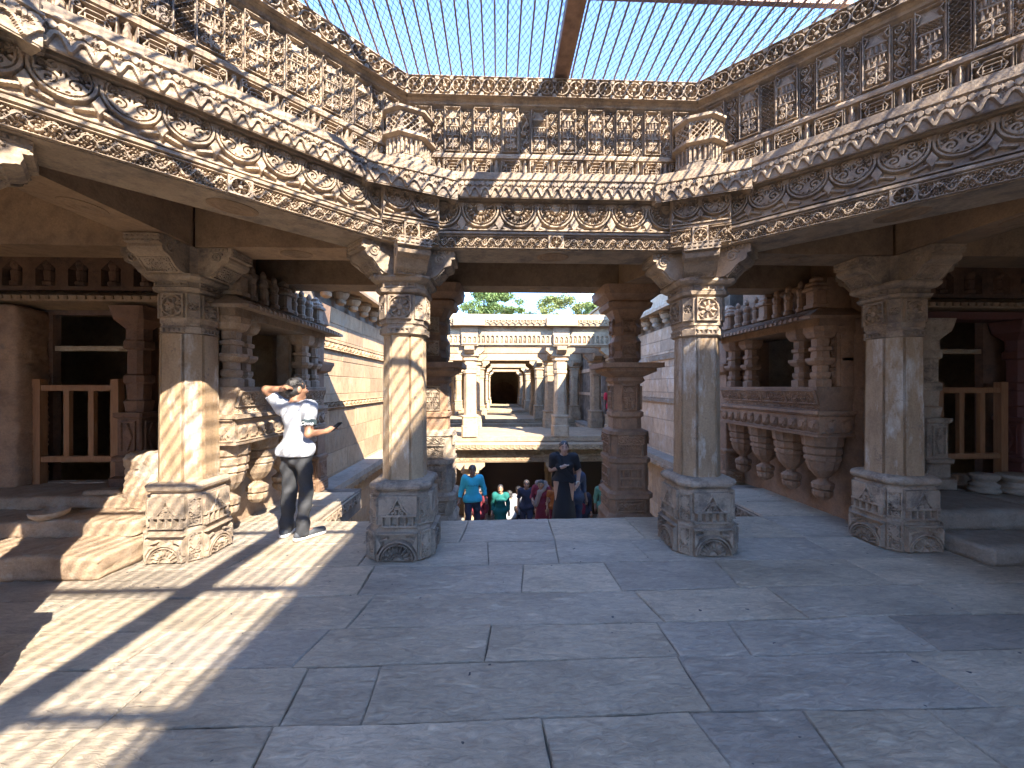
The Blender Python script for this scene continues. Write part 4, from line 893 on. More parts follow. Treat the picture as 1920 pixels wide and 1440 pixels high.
stone_block('worn_block', rough('wb2', 0.34, 0.16, 0.055, (8, 5, 2), 0.005, 6, 0.02), (-4.22, 4.28, 0.468), 'worn', 'small flat offcut of stone lying below the wooden gate', 'stone block', 0.2)
stone_block('stone_bowl', MB().lathe([(0.02, 0), (0.09, 0.005), (0.13, 0.04), (0.14, 0.075), (0.125, 0.08), (0.10, 0.05), (0.0, 0.03)], 20).me('stone_bowl', True), (-4.33, 3.86, 0.345), 'worn', 'shallow stone bowl lying on the worn steps', 'bowl')
def stepblocks(x0, x1, y0, y1, z0, z1, parts, label):
    for i, (a, b) in enumerate(parts):
        stone_block('step_block', rough(f'sb{x0}{z0}{i}', b - a - 0.012, y1 - y0, z1 - z0, (14, 8, 4), 0.006, 10 + i + int(z0*100), 0.02), ((a+b)/2, (y0+y1)/2, z0), 'greystep', label[i], 'step')
stepblocks(4.42, 6.6, 3.30, 4.3, 0.0, 0.165, [(4.42, 5.06), (5.06, 6.2)], ['cut stone step block at the foot of the brown pillar, lower course', 'lower course step block at the picture edge'])
stepblocks(4.46, 6.6, 3.72, 4.86, 0.166, 0.345, [(4.46, 5.70), (5.70, 7.2)], ['grooved upper step slab behind the lower step block, next to the brown pillar', 'upper step slab under the row of worn round stones'])
for i, (xx, yy, s, lb) in enumerate(((5.84, 4.42, 0.8, 'round worn stone nearest the lozenge pilaster'), (6.22, 4.36, 1.25, 'largest round moulded stone before the shaded gate'), (6.66, 4.42, 1.0, 'round worn stone cut off by the picture edge'))):
    stone_block('round_stone', cached('rstone', lambda: MB().lathe([(0.17, 0), (0.185, 0.03), (0.175, 0.055), (0.15, 0.065), (0.165, 0.09), (0.17, 0.115), (0.14, 0.13), (0.12, 0.15), (0.15, 0.175), (0.175, 0.21), (0.17, 0.235), (0.13, 0.25), (0, 0.255)], 20, flute=0.03, nf=5).me('round_stone', True)), (xx, yy, 0.352), 'greystep', lb, 'stone', scale=(s, s*0.9, 0.9))

# ---------------------------------------------------------------- corridor walls beyond
def corridor(xw, th, s, y0, y1, label, detail_to, mat='pink'):
    p = empty('corridor_wall', (xw, y0, 0), 0, label, 'wall')
    ob('wall_core', MB().box(s*0.5, s*0.03, 0, y1 - y0, -4.6, 3.62).me('wall_core') if s > 0 else MB().box(-0.5, -0.03, 0, y1 - y0, -4.6, 3.62).me('wall_core'), 'mortar', p)
    blk = {}
    q = random.Random(5); z = -1.9; row = 0; cnt = 0
    zs = []
    while z < 3.05:
        h = q.choice([0.30, 0.34, 0.40]); zs.append((z, h)); z += h
    for z, h in zs:
        y = -q.random()*0.5
        while y < detail_to - y0:
            Lb = q.choice([0.7, 0.95, 1.25]); a, b = max(y, 0), min(y + Lb, detail_to - y0)
            if b - a > 0.08 and cnt < 290:
                key = ('blk', round(b - a, 2), h)
                me = cached(key, lambda: MB().loft([[(0.02, -(b-a)/2 + .003, -h/2 + .003), (0.02, (b-a)/2 - .003, -h/2 + .003), (0.02, (b-a)/2 - .003, h/2 - .003), (0.02, -(b-a)/2 + .003, h/2 - .003)][::-1], [(-.045, -(b-a)/2 + .003, -h/2 + .003), (-.045, (b-a)/2 - .003, -h/2 + .003), (-.045, (b-a)/2 - .003, h/2 - .003), (-.045, -(b-a)/2 + .003, h/2 - .003)][::-1], [(-.05, -(b-a)/2 + .009, -h/2 + .009), (-.05, (b-a)/2 - .009, -h/2 + .009), (-.05, (b-a)/2 - .009, h/2 - .009), (-.05, -(b-a)/2 + .009, h/2 - .009)][::-1]]).me('stone_block'))
                o = ob('stone_block', me, mat, p, (s*(0.05 + q.uniform(-.005, .004)), (a+b)/2, z + h/2))
                if s < 0: o.rotation_euler = (0, 0, math.pi)
                cnt += 1
            y += Lb
    Lw = y1 - y0
    for z0, hh in ((2.30, 0.16), (1.22, 0.13)):
        bd = ob('carved_band', MB().box(min(-s*.035, s*.02), max(-s*.035, s*.02), 0.01, Lw - .01, z0, z0 + hh).me('carved_band'), mat, p)
        n = int((detail_to - y0)/0.6); rm = relief(f'band{hh}', 0.598, hh - 0.02, lambda U, V, w, h: f_vine(U, V, w, h, 3, 0.2), 0.009, 0.026)
        for i in range(n): ob('vine_panel', rm, mat, bd, (-s*0.0345, 0.3 + 0.6*i, z0 + 0.01), -s*math.pi/2 if True else 0)
    ob('ledge', MB().box(min(-s*.40, s*.02), max(-s*.40, s*.02), 0.02, Lw, -0.16, -0.06).me('ledge'), 'greystep', p)
    pd = relief('ledge_pend', 0.198, 0.12, f_pend, 0.008, 0.03)
    for i in range(int((detail_to - y0)/0.2)): ob('pendant', pd, mat, p, (-s*0.385, 0.12 + 0.2*i, -0.285), -s*math.pi/2)
    ob('ledge_beam', MB().box(min(-s*.38, s*.02), max(-s*.38, s*.02), 0.03, Lw, -0.30, -0.165).me('ledge_beam'), mat, p)
    ob('eave', MB().loft([[(s*.02, 0.0, 3.50), (-s*.45, 0.0, 3.44), (-s*.46, 0.0, 3.49), (s*.02, 0.0, 3.61)], [(s*.02, Lw, 3.50), (-s*.45, Lw, 3.44), (-s*.46, Lw, 3.49), (s*.02, Lw, 3.61)]]).me('eave'), mat, p)
    cm = cached('corbel', lambda: MB().lathe([(0.04, 0), (0.09, 0.03), (0.10, 0.08), (0.08, 0.10), (0.12, 0.14), (0.16, 0.22), (0.13, 0.235), (0.17, 0.25), (0.17, 0.30)], 14).me('corbel'))
    for i in range(int(Lw/0.62)): 
        if i < 14: ob('corbel', cm, mat, p, (-s*0.13, 0.45 + 0.62*i, 3.16))
    ob('coping', MB().box(min(-s*.2, s*.5), max(-s*.2, s*.5), 0.0, Lw, 3.625, 3.95).me('coping'), mat, p)
    k = int(Lw/0.3)
    return p
corridor(WL, 0, -1, 6.32, 45.5, 'sunlit sandstone corridor wall with carved bands, beyond the man', 12.3, 'tanwall')
corridor(WR, 0, 1, 6.92, 45.5, 'shaded pinkish corridor wall with carved bands, behind the grey-white pillar', 12.3)

# ---------------------------------------------------------------- pavilions that bridge the corridor
def pav_pillar_mesh(zb, low):
    k = 0.9
    return stack([(z, h, c) for z, h, c in ((0.0, .27, .2), (.34, .27, .2), (.36, .25, .2), (.60, .25, .2), (.63, .27, .25), (.68, .27, .25), (.70, .20, .45), (2.05, .19, .45), (2.06, .215, .4), (2.14, .215, .4), (2.16, .20, .4), (2.22, .21, .36), (2.46, .21, .36), (2.48, .25, .25), (2.54, .25, .25), (2.56, .23, .25), (2.62, .29, .2), (2.66, .29, .2))], 'pillar_body')
def pav_capital_mesh():
    pr = [(0.05, 2.661), (0.26, 2.661), (0.36, 2.70), (0.44, 2.78), (0.48, 2.80), (0.48, 2.93), (0.05, 2.93)]
    b = MB()
    for a in range(4):
        c, s = math.cos(a*math.pi/2), math.sin(a*math.pi/2); q = 0.0006*a
        rr = [[(c*x - s*(-r), s*x + c*(-r), z + (q if z < 2.9 else -q)) for r, z in pr] for x in (-0.15 + q, 0.15 - q)]; b.loft(rr)
    return b.me('capital')
def pav_pillar(x, y, zb, label, group, mat='pale'):
    p = empty('pavilion_pillar', (x, y, zb), 0, label, 'pillar', group)
    ob('pillar_body', cached('pavp', lambda: pav_pillar_mesh(0, 0)), mat, p); ob('capital', cached('pavc', pav_capital_mesh), mat, p)
    return p
XE, XF = CX - HS, CX + HS
def pavilion(y, dep, i, detail):
    lab = ['nearest', 'second', 'third', 'fourth'][i]
    W0, W1 = WL + 0.05, WR - 0.05
    t = empty('terrace_slab', (CX, y, 0), 0, f'{lab} stone terrace bridging the corridor beyond the stairs' if i == 0 else f'{lab} terrace along the receding corridor', 'terrace')
    ob('deck', MB().box(W0 - CX, W1 - CX, -0.22, dep + 0.25, -0.16, -0.002).me('deck'), 'pale', t)
    ob('lower_lintel', MB().box(W0 - CX, W1 - CX, -0.1, 0.25, -0.86, -0.161).me('lower_lintel'), 'pale', t)
    ob('rear_lintel', MB().box(W0 - CX, W1 - CX, dep - 0.2, dep + 0.12, -0.86, -0.161).me('rear_lintel'), 'pale', t)
    ob('lower_eave', MB().loft([[(W0-CX, -0.09, -0.30), (W1-CX, -0.09, -0.30), (W1-CX, -0.09, -0.17), (W0-CX, -0.09, -0.17)], [(W0-CX, -0.42, -0.40), (W1-CX, -0.42, -0.40), (W1-CX, -0.42, -0.22), (W0-CX, -0.42, -0.22)]][::-1]).me('lower_eave'), 'pale', t)
    r = empty('pavilion_canopy', (CX, y, ZL), 0, f'{lab} carved roof frame with niche frieze, spanning the corridor' if i == 0 else f'{lab} roof frame along the receding corridor', 'canopy')
    for yy, nm in ((0, 'front_lintel'), (dep, 'rear_lintel')): ob(nm, MB().box(W0 - CX, W1 - CX, yy - 0.18, yy + 0.18, 0.0, 0.50).me(nm), 'pale', r)
    for xx in (XE, XF): ob('cross_beam', MB().box(xx - CX - .16, xx - CX + .16, 0.181, dep - 0.181, 0.003, 0.50).me('cross_beam'), 'pale', r)
    ob('eave', MB().loft([[(W0-CX, -0.16, 0.72), (W1-CX, -0.16, 0.72), (W1-CX, -0.16, 0.96), (W0-CX, -0.16, 0.96)], [(W0-CX, -0.40, 0.64), (W1-CX, -0.40, 0.64), (W1-CX, -0.40, 0.88), (W0-CX, -0.40, 0.88)]][::-1]).me('eave'), 'pale', r)
    ob('roof_deck', MB().box(W0 - CX, W1 - CX, -0.158, dep + 0.158, 0.501, 1.05).me('roof_deck'), 'pale', r) if i > 0 else ob('frieze_wall', MB().box(W0 - CX, W1 - CX, -0.158, 0.158, 0.501, 1.05).box(W0 - CX, W1 - CX, dep - 0.158, dep + 0.158, 0.501, 1.05).me('frieze_wall'), 'pale', r)
    if detail:
        n1 = relief('pav_niche', 0.6, 0.42, lambda U, V, w, h: mx(f_niches(U, V, w, h, 0.15), on(V - (h - 0.03))), 0.012, 0.05)
        n2 = relief('pav_pend', 0.6, 0.16, lambda U, V, w, h: f_pend((U % 0.2) - 0.1, V, 0.2, h), 0.010, 0.045)
        n3 = relief('pav_leaf', 0.6, 0.22, lambda U, V, w, h: f_fan(((U/0.3) % 1 - 0.5)*0.3, V, 0.3, h, False, 7), 0.012, 0.04)
        n4 = relief('pav_vine', 0.6, 0.13, lambda U, V, w, h: f_vine(U, V, w, h, 3), 0.010, 0.03)
        for k in range(12):
            x = (k - 5.5)*0.6
            ob('niche_panel', n1, 'pale', r, (x, -0.1795, 0.045)); ob('pendant_panel', n2, 'pale', r, (x, -0.3995, 0.665))
            ob('pendant_panel', n2, 'pale', t, (x, -0.4195, -0.40)); ob('fan_panel', n3, 'pale', t, (x, -0.0995, -0.64)); ob('vine_panel', n4, 'pale', t, (x, -0.0995, -0.82))
        for xx in (XE, XF):
            ob('corner_block', MB().box(-0.27, 0.27, -0.29, -0.17, 0.002, 0.66).me('corner_block'), 'pale', r, (xx - CX, 0, 0)); ob('eave_block', MB().box(-0.5, 0.5, -0.50, -0.36, 0.635, 0.90).me('eave_block'), 'pale', r, (xx - CX, 0, 0))
            ob('niche_panel', relief('pav_blockn', 0.5, 0.34, lambda U, V, w, h: f_niches(U, V, w, h, 0.165), 0.012, 0.04), 'pale', r, (xx - CX, -0.2895, 0.05)); 
    names = {(0, 0): 'sunlit pavilion pillar on the nearest terrace above the man in cyan', (0, 1): 'sunlit pavilion pillar on the nearest terrace above the woman in black'}
    far = 'pillars of the receding pavilions'
    for j, xx in enumerate((XE, XF, WL + 0.36, WR - 0.36)):
        where = ('sunlit side of the passage', 'shaded side of the passage', 'against the sunlit wall', 'against the shaded wall')[j]
        for k in (0, 1):
            lb = names.get((i, j)) if k == 0 else None
            pav_pillar(xx, y + k*dep, 0.0, lb or '%s-row pillar of the %s pavilion, %s' % (('front', 'rear')[k], lab, where), far if i else 'pillars of the nearest pavilion')
    if i < 1:
        for j, xx in enumerate((XE, XF)):
            for k, yy in enumerate((0.06, dep)):
                pav_pillar(xx, y + yy, -3.80, 'lower-storey pillar under the %s terrace, %s' % (lab, ('behind the man in cyan', 'behind the woman in black')[j] + (', inner row' if k else '')), None)
for i, (yy, dep) in enumerate(((12.7, 2.5), (19.4, 2.6), (26.6, 2.6), (33.6, 2.6))): pavilion(yy, dep, i, i == 0)
# far end: well wall with nested arches
ew = empty('well_end_wall', (CX, 43, 0), 0, 'distant end wall with round arch at the corridor end', 'wall')
def arch_ring(r0, r1, y, d):
    b = MB(); n = 20
    for i in range(n):
        a0, a1 = math.pi*i/n, math.pi*(i+1)/n
        q = [(r0*math.cos(a0), r0*math.sin(a0)), (r1*math.cos(a0), r1*math.sin(a0)), (r1*math.cos(a1), r1*math.sin(a1)), (r0*math.cos(a1), r0*math.sin(a1))]
        b.add([(x, y, z + 0.6) for x, z in q] + [(x, y + d, z + 0.6) for x, z in q], [(0,1,2,3),(7,6,5,4),(0,4,5,1),(1,5,6,2),(2,6,7,3),(3,7,4,0)])
    return b.me('arch_ring')
for k, (r0, r1, yy) in enumerate(((1.55, 1.9, 0.0), (1.9, 2.3, -0.15), (2.3, 2.75, -0.3))): ob('arch_ring', arch_ring(r0, r1, yy, 0.6), 'pale', ew)
ob('masonry', MB().box(WL - CX, WR - CX, 0.6, 1.2, -4.5, 4.4).box(WL - CX, WR - CX, -0.3, 0.4, -4.5, 0.0).me('masonry'), 'brown', ew)
ob('added_shade_roof', MB().box(WL - CX, WR - CX, -6.6, 1.2, 3.0, 3.4).me('added_shade_roof'), 'brown', ew)  # roof added over the last stretch to keep the corridor end dark
# taller stretch of the side wall seen over the pavilion roof
ob('upper_parapet', MB().box(WR + 0.02, WR + 0.5, 8.6, 45, 3.955, 4.92).box(WR - 0.06, WR + 0.56, 8.6, 45, 4.921, 5.0).me('upper_parapet'), 'pale', None, label='high stone parapet of the shaded corridor wall, receding below the trees', cat='parapet')
# wall added under the nearest terrace to block light, its shade in the colour
ob('added_hall_wall', MB().box(WL, WR, 15.6, 16.0, -4.4, -0.2).me('added_hall_wall'), 'shadowstone', None, label='added shade-dark wall closing off light behind the crowd', cat='wall')

# ---------------------------------------------------------------- trees beyond
def tree(x, y, z0, H, rx, rz, n, leaf, seed, label):
    q = np.random.default_rng(seed); t = empty('tree', (x, y, z0), 0, label, 'tree')
    b = MB(); hc = H - rz; b.tube([(0, 0, -0.1), (0.1, 0.05, hc*0.35), (-0.08, 0.1, hc*0.7), (0, 0, hc)], [0.38, 0.30, 0.24, 0.16], 9)
    cl = []
    for i in range(60):
        a = q.uniform(0, 6.28); u = q.uniform(-0.55, 1); rr = math.sqrt(max(0, 1 - u*u*0.9))*q.uniform(0.45, 1.0)
        c = np.array([math.cos(a)*rr*rx, math.sin(a)*rr*rx, hc + u*rz*q.uniform(0.7, 1.0)]); cl.append((c, q.uniform(0.5, 1.05)*rx*0.20))
        if i < 14: b.tube([(0, 0, hc*0.62 + 0.03*i), tuple(c*[.45, .45, 0] + [0, 0, hc*0.85]), tuple(c)], [0.11, 0.07, 0.03], 5)
    ob('trunk', b.me('trunk'), 'bark', t)
    C = np.array([c for c, _ in cl]); S = np.array([s for _, s in cl]); k = q.integers(0, len(cl), n)
    d = q.normal(0, 1, (n, 3)); d /= np.linalg.norm(d, axis=1, keepdims=True); P = C[k] + d*(S[k]*q.uniform(0.35, 1.15, n))[:, None]*[1.15, 1.15, 0.8]
    u = q.normal(0, 1, (n, 3)); u /= np.linalg.norm(u, axis=1, keepdims=True); w = np.cross(u, q.normal(0, 1, (n, 3))); w /= np.linalg.norm(w, axis=1, keepdims=True)
    s = q.uniform(0.07, 0.15, n)[:, None]; u = u*s*1.3; w = w*s*0.7
    V = np.stack([P - u, P + w, P + u, P - w], 1).reshape(-1, 3); F = np.arange(4*n).reshape(-1, 4)
    ob('crown', mk('crown', V, F), leaf, t)
    return t
tree(-0.9, 62, GZ, 13.8, 5.2, 3.8, 26000, 'leaf', 1, 'round green tree above the pavilion roof, directly over the receding corridor')
tree(10.0, 64, GZ, 12.8, 6.4, 3.4, 26000, 'leafy', 2, 'lower yellow-green tree above the pavilion roof, in the middle of the sky gap')
tree(12.9, 46, GZ, 9.2, 2.6, 3.0, 6000, 'leaf', 3, 'dark green tree behind the sloping parapet, at the edge of the sky gap')

# ---------------------------------------------------------------- people: smooth blended solids turned into one mesh each
def surfnet(vals, lo, h):
    nx, ny, nz = vals.shape; ins = vals < 0
    cell = np.zeros((nx-1, ny-1, nz-1), np.int8)
    for a in (0, 1):
        for b in (0, 1):
            for c in (0, 1): cell += ins[a:nx-1+a, b:ny-1+b, c:nz-1+c]
    act = (cell > 0) & (cell < 8); I = np.argwhere(act)
    ids = np.full(cell.shape, -1, np.int64); ids[act] = np.arange(len(I))
    acc = np.zeros((len(I), 3)); cnt = np.zeros(len(I))
    cor = [(a, b, c) for a in (0, 1) for b in (0, 1) for c in (0, 1)]
    for p in cor:
        for ax in range(3):
            if p[ax]: continue
            q = list(p); q[ax] = 1
            va = vals[I[:,0]+p[0], I[:,1]+p[1], I[:,2]+p[2]]; vb = vals[I[:,0]+q[0], I[:,1]+q[1], I[:,2]+q[2]]
            m = (va < 0) != (vb < 0); t = va[m]/(va[m]-vb[m]); P = np.tile(np.array(p, float), (m.sum(), 1)); P[:, ax] = t
            acc[m] += P; cnt[m] += 1
    V = lo + (I + acc/cnt[:, None])*h; F = []
    for ax in range(3):
        o1, o2 = [(1, 2), (2, 0), (0, 1)][ax]
        sa = [slice(None)]*3; sb = [slice(None)]*3; sa[ax] = slice(0, -1); sb[ax] = slice(1, None)
        A, B = ins[tuple(sa)], ins[tuple(sb)]; E = np.argwhere(A != B)
        ok = (E[:, o1] > 0) & (E[:, o2] > 0) & (E[:, o1] < vals.shape[o1]-1) & (E[:, o2] < vals.shape[o2]-1); E = E[ok]
        fl = A[E[:,0], E[:,1], E[:,2]]
        def cid(d1, d2):
            K = E.copy(); K[:, o1] -= d1; K[:, o2] -= d2; return ids[K[:,0], K[:,1], K[:,2]]
        q = np.stack([cid(1, 1), cid(0, 1), cid(0, 0), cid(1, 0)], 1); q[~fl] = q[~fl][:, ::-1]; F.append(q)
    return V, np.vstack(F)
class Blob:
    def __init__(s, lo, hi, h):
        s.lo = np.array(lo, float); s.h = h; s.n = np.ceil((np.array(hi) - s.lo)/h).astype(int) + 1
        s.v = np.full(s.n, 1.0, np.float32)
    def _sub(s, a, b):
        i0 = np.clip(((np.array(a) - s.lo)/s.h).astype(int), 0, s.n); i1 = np.clip(((np.array(b) - s.lo)/s.h).astype(int) + 2, 0, s.n)
        sl = tuple(slice(x, y) for x, y in zip(i0, i1)); g = [s.lo[k] + s.h*np.arange(i0[k], i1[k], dtype=np.float32) for k in range(3)]
        return sl, g[0][:, None, None], g[1][None, :, None], g[2][None, None, :]
    def _mix(s, sl, d, k):
        v = s.v[sl]
        if k <= 0: s.v[sl] = np.minimum(v, d); return
        hh = np.clip(0.5 + 0.5*(v - d)/k, 0, 1); s.v[sl] = v*(1 - hh) + d*hh - k*hh*(1 - hh)
    def cap(s, a, b, ra, rb, k=0.02, flat=1.0, t0=None, t1=None):
        a = np.array(a, float); b = np.array(b, float); r = max(ra, rb) + 0.05
        sl, X, Y, Z = s._sub(np.minimum(a, b) - r, np.maximum(a, b) + r)
        e = b - a; L2 = e @ e + 1e-9; tt = ((X-a[0])*e[0] + (Y-a[1])*e[1] + (Z-a[2])*e[2])/L2; t = np.clip(tt, 0, 1)
        d = np.sqrt((X-a[0]-t*e[0])**2 + ((Y-a[1]-t*e[1])/flat)**2 + (Z-a[2]-t*e[2])**2) - (ra + (rb-ra)*t)
        L = math.sqrt(L2)
        if t1 is not None: d = np.maximum(d, (tt - t1)*L)
        if t0 is not None: d = np.maximum(d, (t0 - tt)*L)
        s._mix(sl, d, k); return s
    def ell(s, c, r, k=0.02, rot=0.0):
        c = np.array(c, float); r = np.array(r, float); m = r.max() + 0.05
        sl, X, Y, Z = s._sub(c - m, c + m); x, y = X - c[0], Y - c[1]
        if rot: x, y = x*math.cos(rot) + y*math.sin(rot), -x*math.sin(rot) + y*math.cos(rot)
        q = np.sqrt((x/r[0])**2 + (y/r[1])**2 + ((Z-c[2])/r[2])**2); d = (q - 1)*r.min(); s._mix(sl, d.astype(np.float32), k); return s
    def cut(s, n, d0):
        sl, X, Y, Z = s._sub(s.lo, s.lo + s.n*s.h); s.v[sl] = np.maximum(s.v[sl], X*n[0] + Y*n[1] + Z*n[2] - d0); return s
    def wave(s, amp, f=30.0, seed=0, ax=(1, 0.4, 0.7)):
        g_ = np.random.default_rng(seed); sl, X, Y, Z = s._sub(s.lo, s.lo + s.n*s.h)
        for _ in range(5):
            w = g_.normal(0, 1, 3)*np.array(ax); w = w/np.linalg.norm(w)*f*g_.uniform(0.5, 1.4); s.v[sl] += (amp*np.sin(X*w[0] + Y*w[1] + Z*w[2] + g_.uniform(0, 6.28))).astype(np.float32)
        return s
    def mesh(s, name):
        V, F = surfnet(s.v, s.lo, s.h); return mk(name, V, F, True)
def lerp(a, b, t): return tuple(x + (y - x)*t for x, y in zip(a, b))
STAND = dict(hipL=(-.095, 0, .93), hipR=(.095, 0, .93), kneeL=(-.10, .03, .50), kneeR=(.10, .03, .50), ankL=(-.11, -.02, .08), ankR=(.11, -.02, .08), toeL=(-.13, .15, .035), toeR=(.13, .15, .035),
             pel=(0, 0, .95), belly=(0, 0.01, 1.10), chest=(0, 0, 1.28), neck=(0, -.005, 1.44), head=(0, .025, 1.575), shL=(-.175, 0, 1.40), shR=(.175, 0, 1.40),
             elL=(-.23, -.03, 1.13), elR=(.23, -.03, 1.13), wrL=(-.25, .06, .90), wrR=(.25, .06, .90))
def person(loc, face, H, label, top, bottom, skin='skin', pose=None, hair='short', h=0.012, sleeve=0.6, hem=0.90, sex='m', fingers=False, headturn=0.0, bulk=1.0, wide=1.0, extra=None, shoes=(0.05, 0.05, 0.06), group=None):
    J = dict(STAND); J.update(pose or {}); s = H/1.70
    zmin = min(J['toeL'][2], J['toeR'][2]) - 0.035
    p = empty('person', loc, face, label, 'person', group); p.scale = (s, s, s)
    P = np.array(list(J.values())); lo = P.min(0) - [0.16, 0.18, 0.06]; hi = P.max(0) + [0.16, 0.18, 0.18]
    B = Blob(lo, hi, h); b_ = bulk
    def body(B, g=0.0, part='all'):
        if part in ('all', 'torso'):
            B.cap(lerp(J['pel'], J['belly'], -0.2), J['belly'], .125*b_ + g, .118*b_ + g, 0.04, 0.80); B.cap(J['belly'], J['chest'], .118*b_ + g, .130*b_ + g, 0.05, 0.82)
            B.cap(lerp(J['shL'], J['chest'], .25), lerp(J['shR'], J['chest'], .25), .085*b_ + g, .085*b_ + g, 0.05, 0.95); B.cap(J['chest'], lerp(J['chest'], J['neck'], .6), .11*b_ + g, .075 + g, 0.05)
            if sex == 'f': [B.ell((x, .085*b_, J['chest'][2] - .03), (.065*b_ + g, .06*b_ + g, .06*b_ + g), 0.03) for x in (-.07, .07)]
            for k in 'LR': B.cap(J['sh' + k], lerp(J['sh' + k], J['el' + k], .3), .060*b_ + g, .054*b_ + g, 0.05)
        return B
    body(B)
    for k in 'LR':
        B.cap(J['hip' + k], J['knee' + k], .088*b_, .056, 0.03); B.cap(J['knee' + k], J['ank' + k], .057, .038, 0.02); B.cap(J['ank' + k], J['toe' + k], .034, .024, 0.01)
        B.cap(J['sh' + k], J['el' + k], .052*b_, .041, 0.02); B.cap(J['el' + k], J['wr' + k], .041, .027, 0.015)
        e = np.array(J['wr' + k]) - np.array(J['el' + k]); e = e/np.linalg.norm(e); w = np.array(J['wr' + k])
        tgt = J.get('hand' + k); f = e if tgt is None else (np.array(tgt) - w)/np.linalg.norm(np.array(tgt) - w)
        pal = w + f*0.055; B.cap(w, pal, .028, .034, 0.015)
        side_ = np.cross(f, [0, 0, 1.0]); side_ = side_/max(np.linalg.norm(side_), 1e-3); nrm = np.cross(side_, f)
        if fingers:
            for i, (o, L) in enumerate(((-.027, .066), (-.009, .076), (.009, .071), (.026, .055))):
                a = pal + side_*o + f*.02; m = a + f*L*.55 - nrm*.006; t = m + f*L*.35 - nrm*.022; B.cap(a, m, .0100, .0092, 0.004); B.cap(m, t, .0092, .0080, 0.003)
            a = w + f*.02 - side_*.028*(1 if k == 'R' else -1); m = a + f*.035 - side_*.024*(1 if k == 'R' else -1); B.cap(a, m, .013, .011, 0.006); B.cap(m, m + f*.03, .011, .009, 0.003)
        else:
            for o in (-.02, -.005, .010, .024): B.cap(pal + side_*o, pal + side_*o + f*.065 - nrm*.02, .0115, .010, 0.004)
            B.cap(w + f*.02, w + f*.06 - side_*.045*(1 if k == 'R' else -1), .014, .011, 0.006)
    hd = np.array(J['head']); c, sn = math.cos(headturn), math.sin(headturn)
    def hp(x, y, z): return tuple(hd + [x*c - y*sn, x*sn + y*c, z])
    B.cap(J['neck'], lerp(J['neck'], hp(0, -.01, 0), .6), .055, .050, 0.03)
    B.ell(hp(0, -.012, .03), (.076, .092, .088), 0.02, headturn); B.ell(hp(0, .015, -.045), (.058, .068, .072), 0.03, headturn); B.ell(hp(0, .055, -.095), (.028, .022, .02), 0.03, headturn)
    B.cap(hp(0, .082, .015), hp(0, .098, -.025), .011, .016, 0.012)
    for x in (-1, 1): B.ell(hp(x*.076, -.012, -.005), (.012, .022, .033), 0.008, headturn); B.ell(hp(x*.04, .068, -.02), (.022, .018, .02), 0.02, headturn)
    bd = ob('body', B.mesh('body'), skin, p)
    feat = MB()
    for x in (-1, 1):
        ob('eye', MB().lathe([(0, -.008), (.012, -.004), (.014, 0), (.012, .004), (0, .008)], 8).me('eye'), cloth('eye_dark', (.03, .02, .02), .3), p, hp(x*.031, .079, .012))
        ob('eyebrow', MB().bar((-.020, 0, 0), (.020, 0, .003*x), .008, .007).me('eyebrow'), 'hair', p, hp(x*.033, .085, .036), headturn)
    ob('mouth', MB().lathe([(0, -.006), (.020, -.003), (.022, 0), (.020, .003), (0, .006)], 10).me('mouth'), cloth('lip', (.22, .07, .06), .5), p, hp(0, .081, -.058), scale=(1, .5, 1.2))
    # hair
    Hh = Blob(hd - [.16, .2, .3], hd + [.16, .16, .2], max(h*0.7, 0.006)); Hh.ell(hp(0, -.022, .042), (.085, .096, .090), 0.0, headturn)
    if hair in ('short',): Hh.ell(hp(0, -.045, -.02), (.076, .070, .07), 0.02, headturn)
    if hair in ('bun', 'long'): Hh.ell(hp(0, -.055, -.03), (.082, .075, .10), 0.03, headturn)
    if hair == 'bun': Hh.ell(hp(0, -.12, -.02), (.05, .045, .05), 0.02)
    if hair == 'long': Hh.cap(hp(0, -.07, -.05), hp(0, -.09, -.22), .07, .05, 0.03)
    n_ = np.array([-sn, c, 0.0]); nn = np.array([n_[0], n_[1], -0.85]); Hh.cut(nn, float(nn @ hd + (0.034 if hair == 'short' else 0.006)))
    Hh.wave(0.0022, 140, 3)
    ob('hair', Hh.mesh('hair'), 'hair', p)
    # top garment
    if top:
        T = Blob(lo, hi, h); body(T, .016, 'torso')
        T.cap(lerp(J['hipL'], J['hipR'], .1), lerp(J['hipL'], J['hipR'], .9), .147*b_, .147*b_, 0.04, 0.97)
        if hem < 0.86: T.cap(J['pel'], (J['pel'][0], J['pel'][1], hem), .15*wide, .17*wide, 0.05, 0.85)
        for k in 'LR':
            if sleeve > 0.02:
                T.cap(J['sh' + k], J['el' + k], .062*b_ + .010, .054 + .012, 0.03, t1=min(sleeve, 1.0) if sleeve < 1 else None)
                if sleeve > 1: T.cap(J['el' + k], J['wr' + k], .056, .042, 0.02, t1=sleeve - 1)
        T.wave(0.0030, 34, len(label)); T.cut((0, 0, -1), -hem)
        ne = np.array(J['neck']); sl, X, Y, Z = T._sub(T.lo, T.lo + T.n*T.h)
        T.v[sl] = np.maximum(T.v[sl], -(np.sqrt((X-ne[0])**2 + (Y-ne[1]-.01)**2 + ((Z-ne[2]-.045)*1.0)**2) - .088))
        ob('shirt' if hem > .85 else 'tunic', T.mesh('shirt'), top, p)
    # bottom garment
    kind, bm = bottom
    G = Blob(lo - [0.1, 0.1, 0], hi + [0.1, 0.1, 0], h)
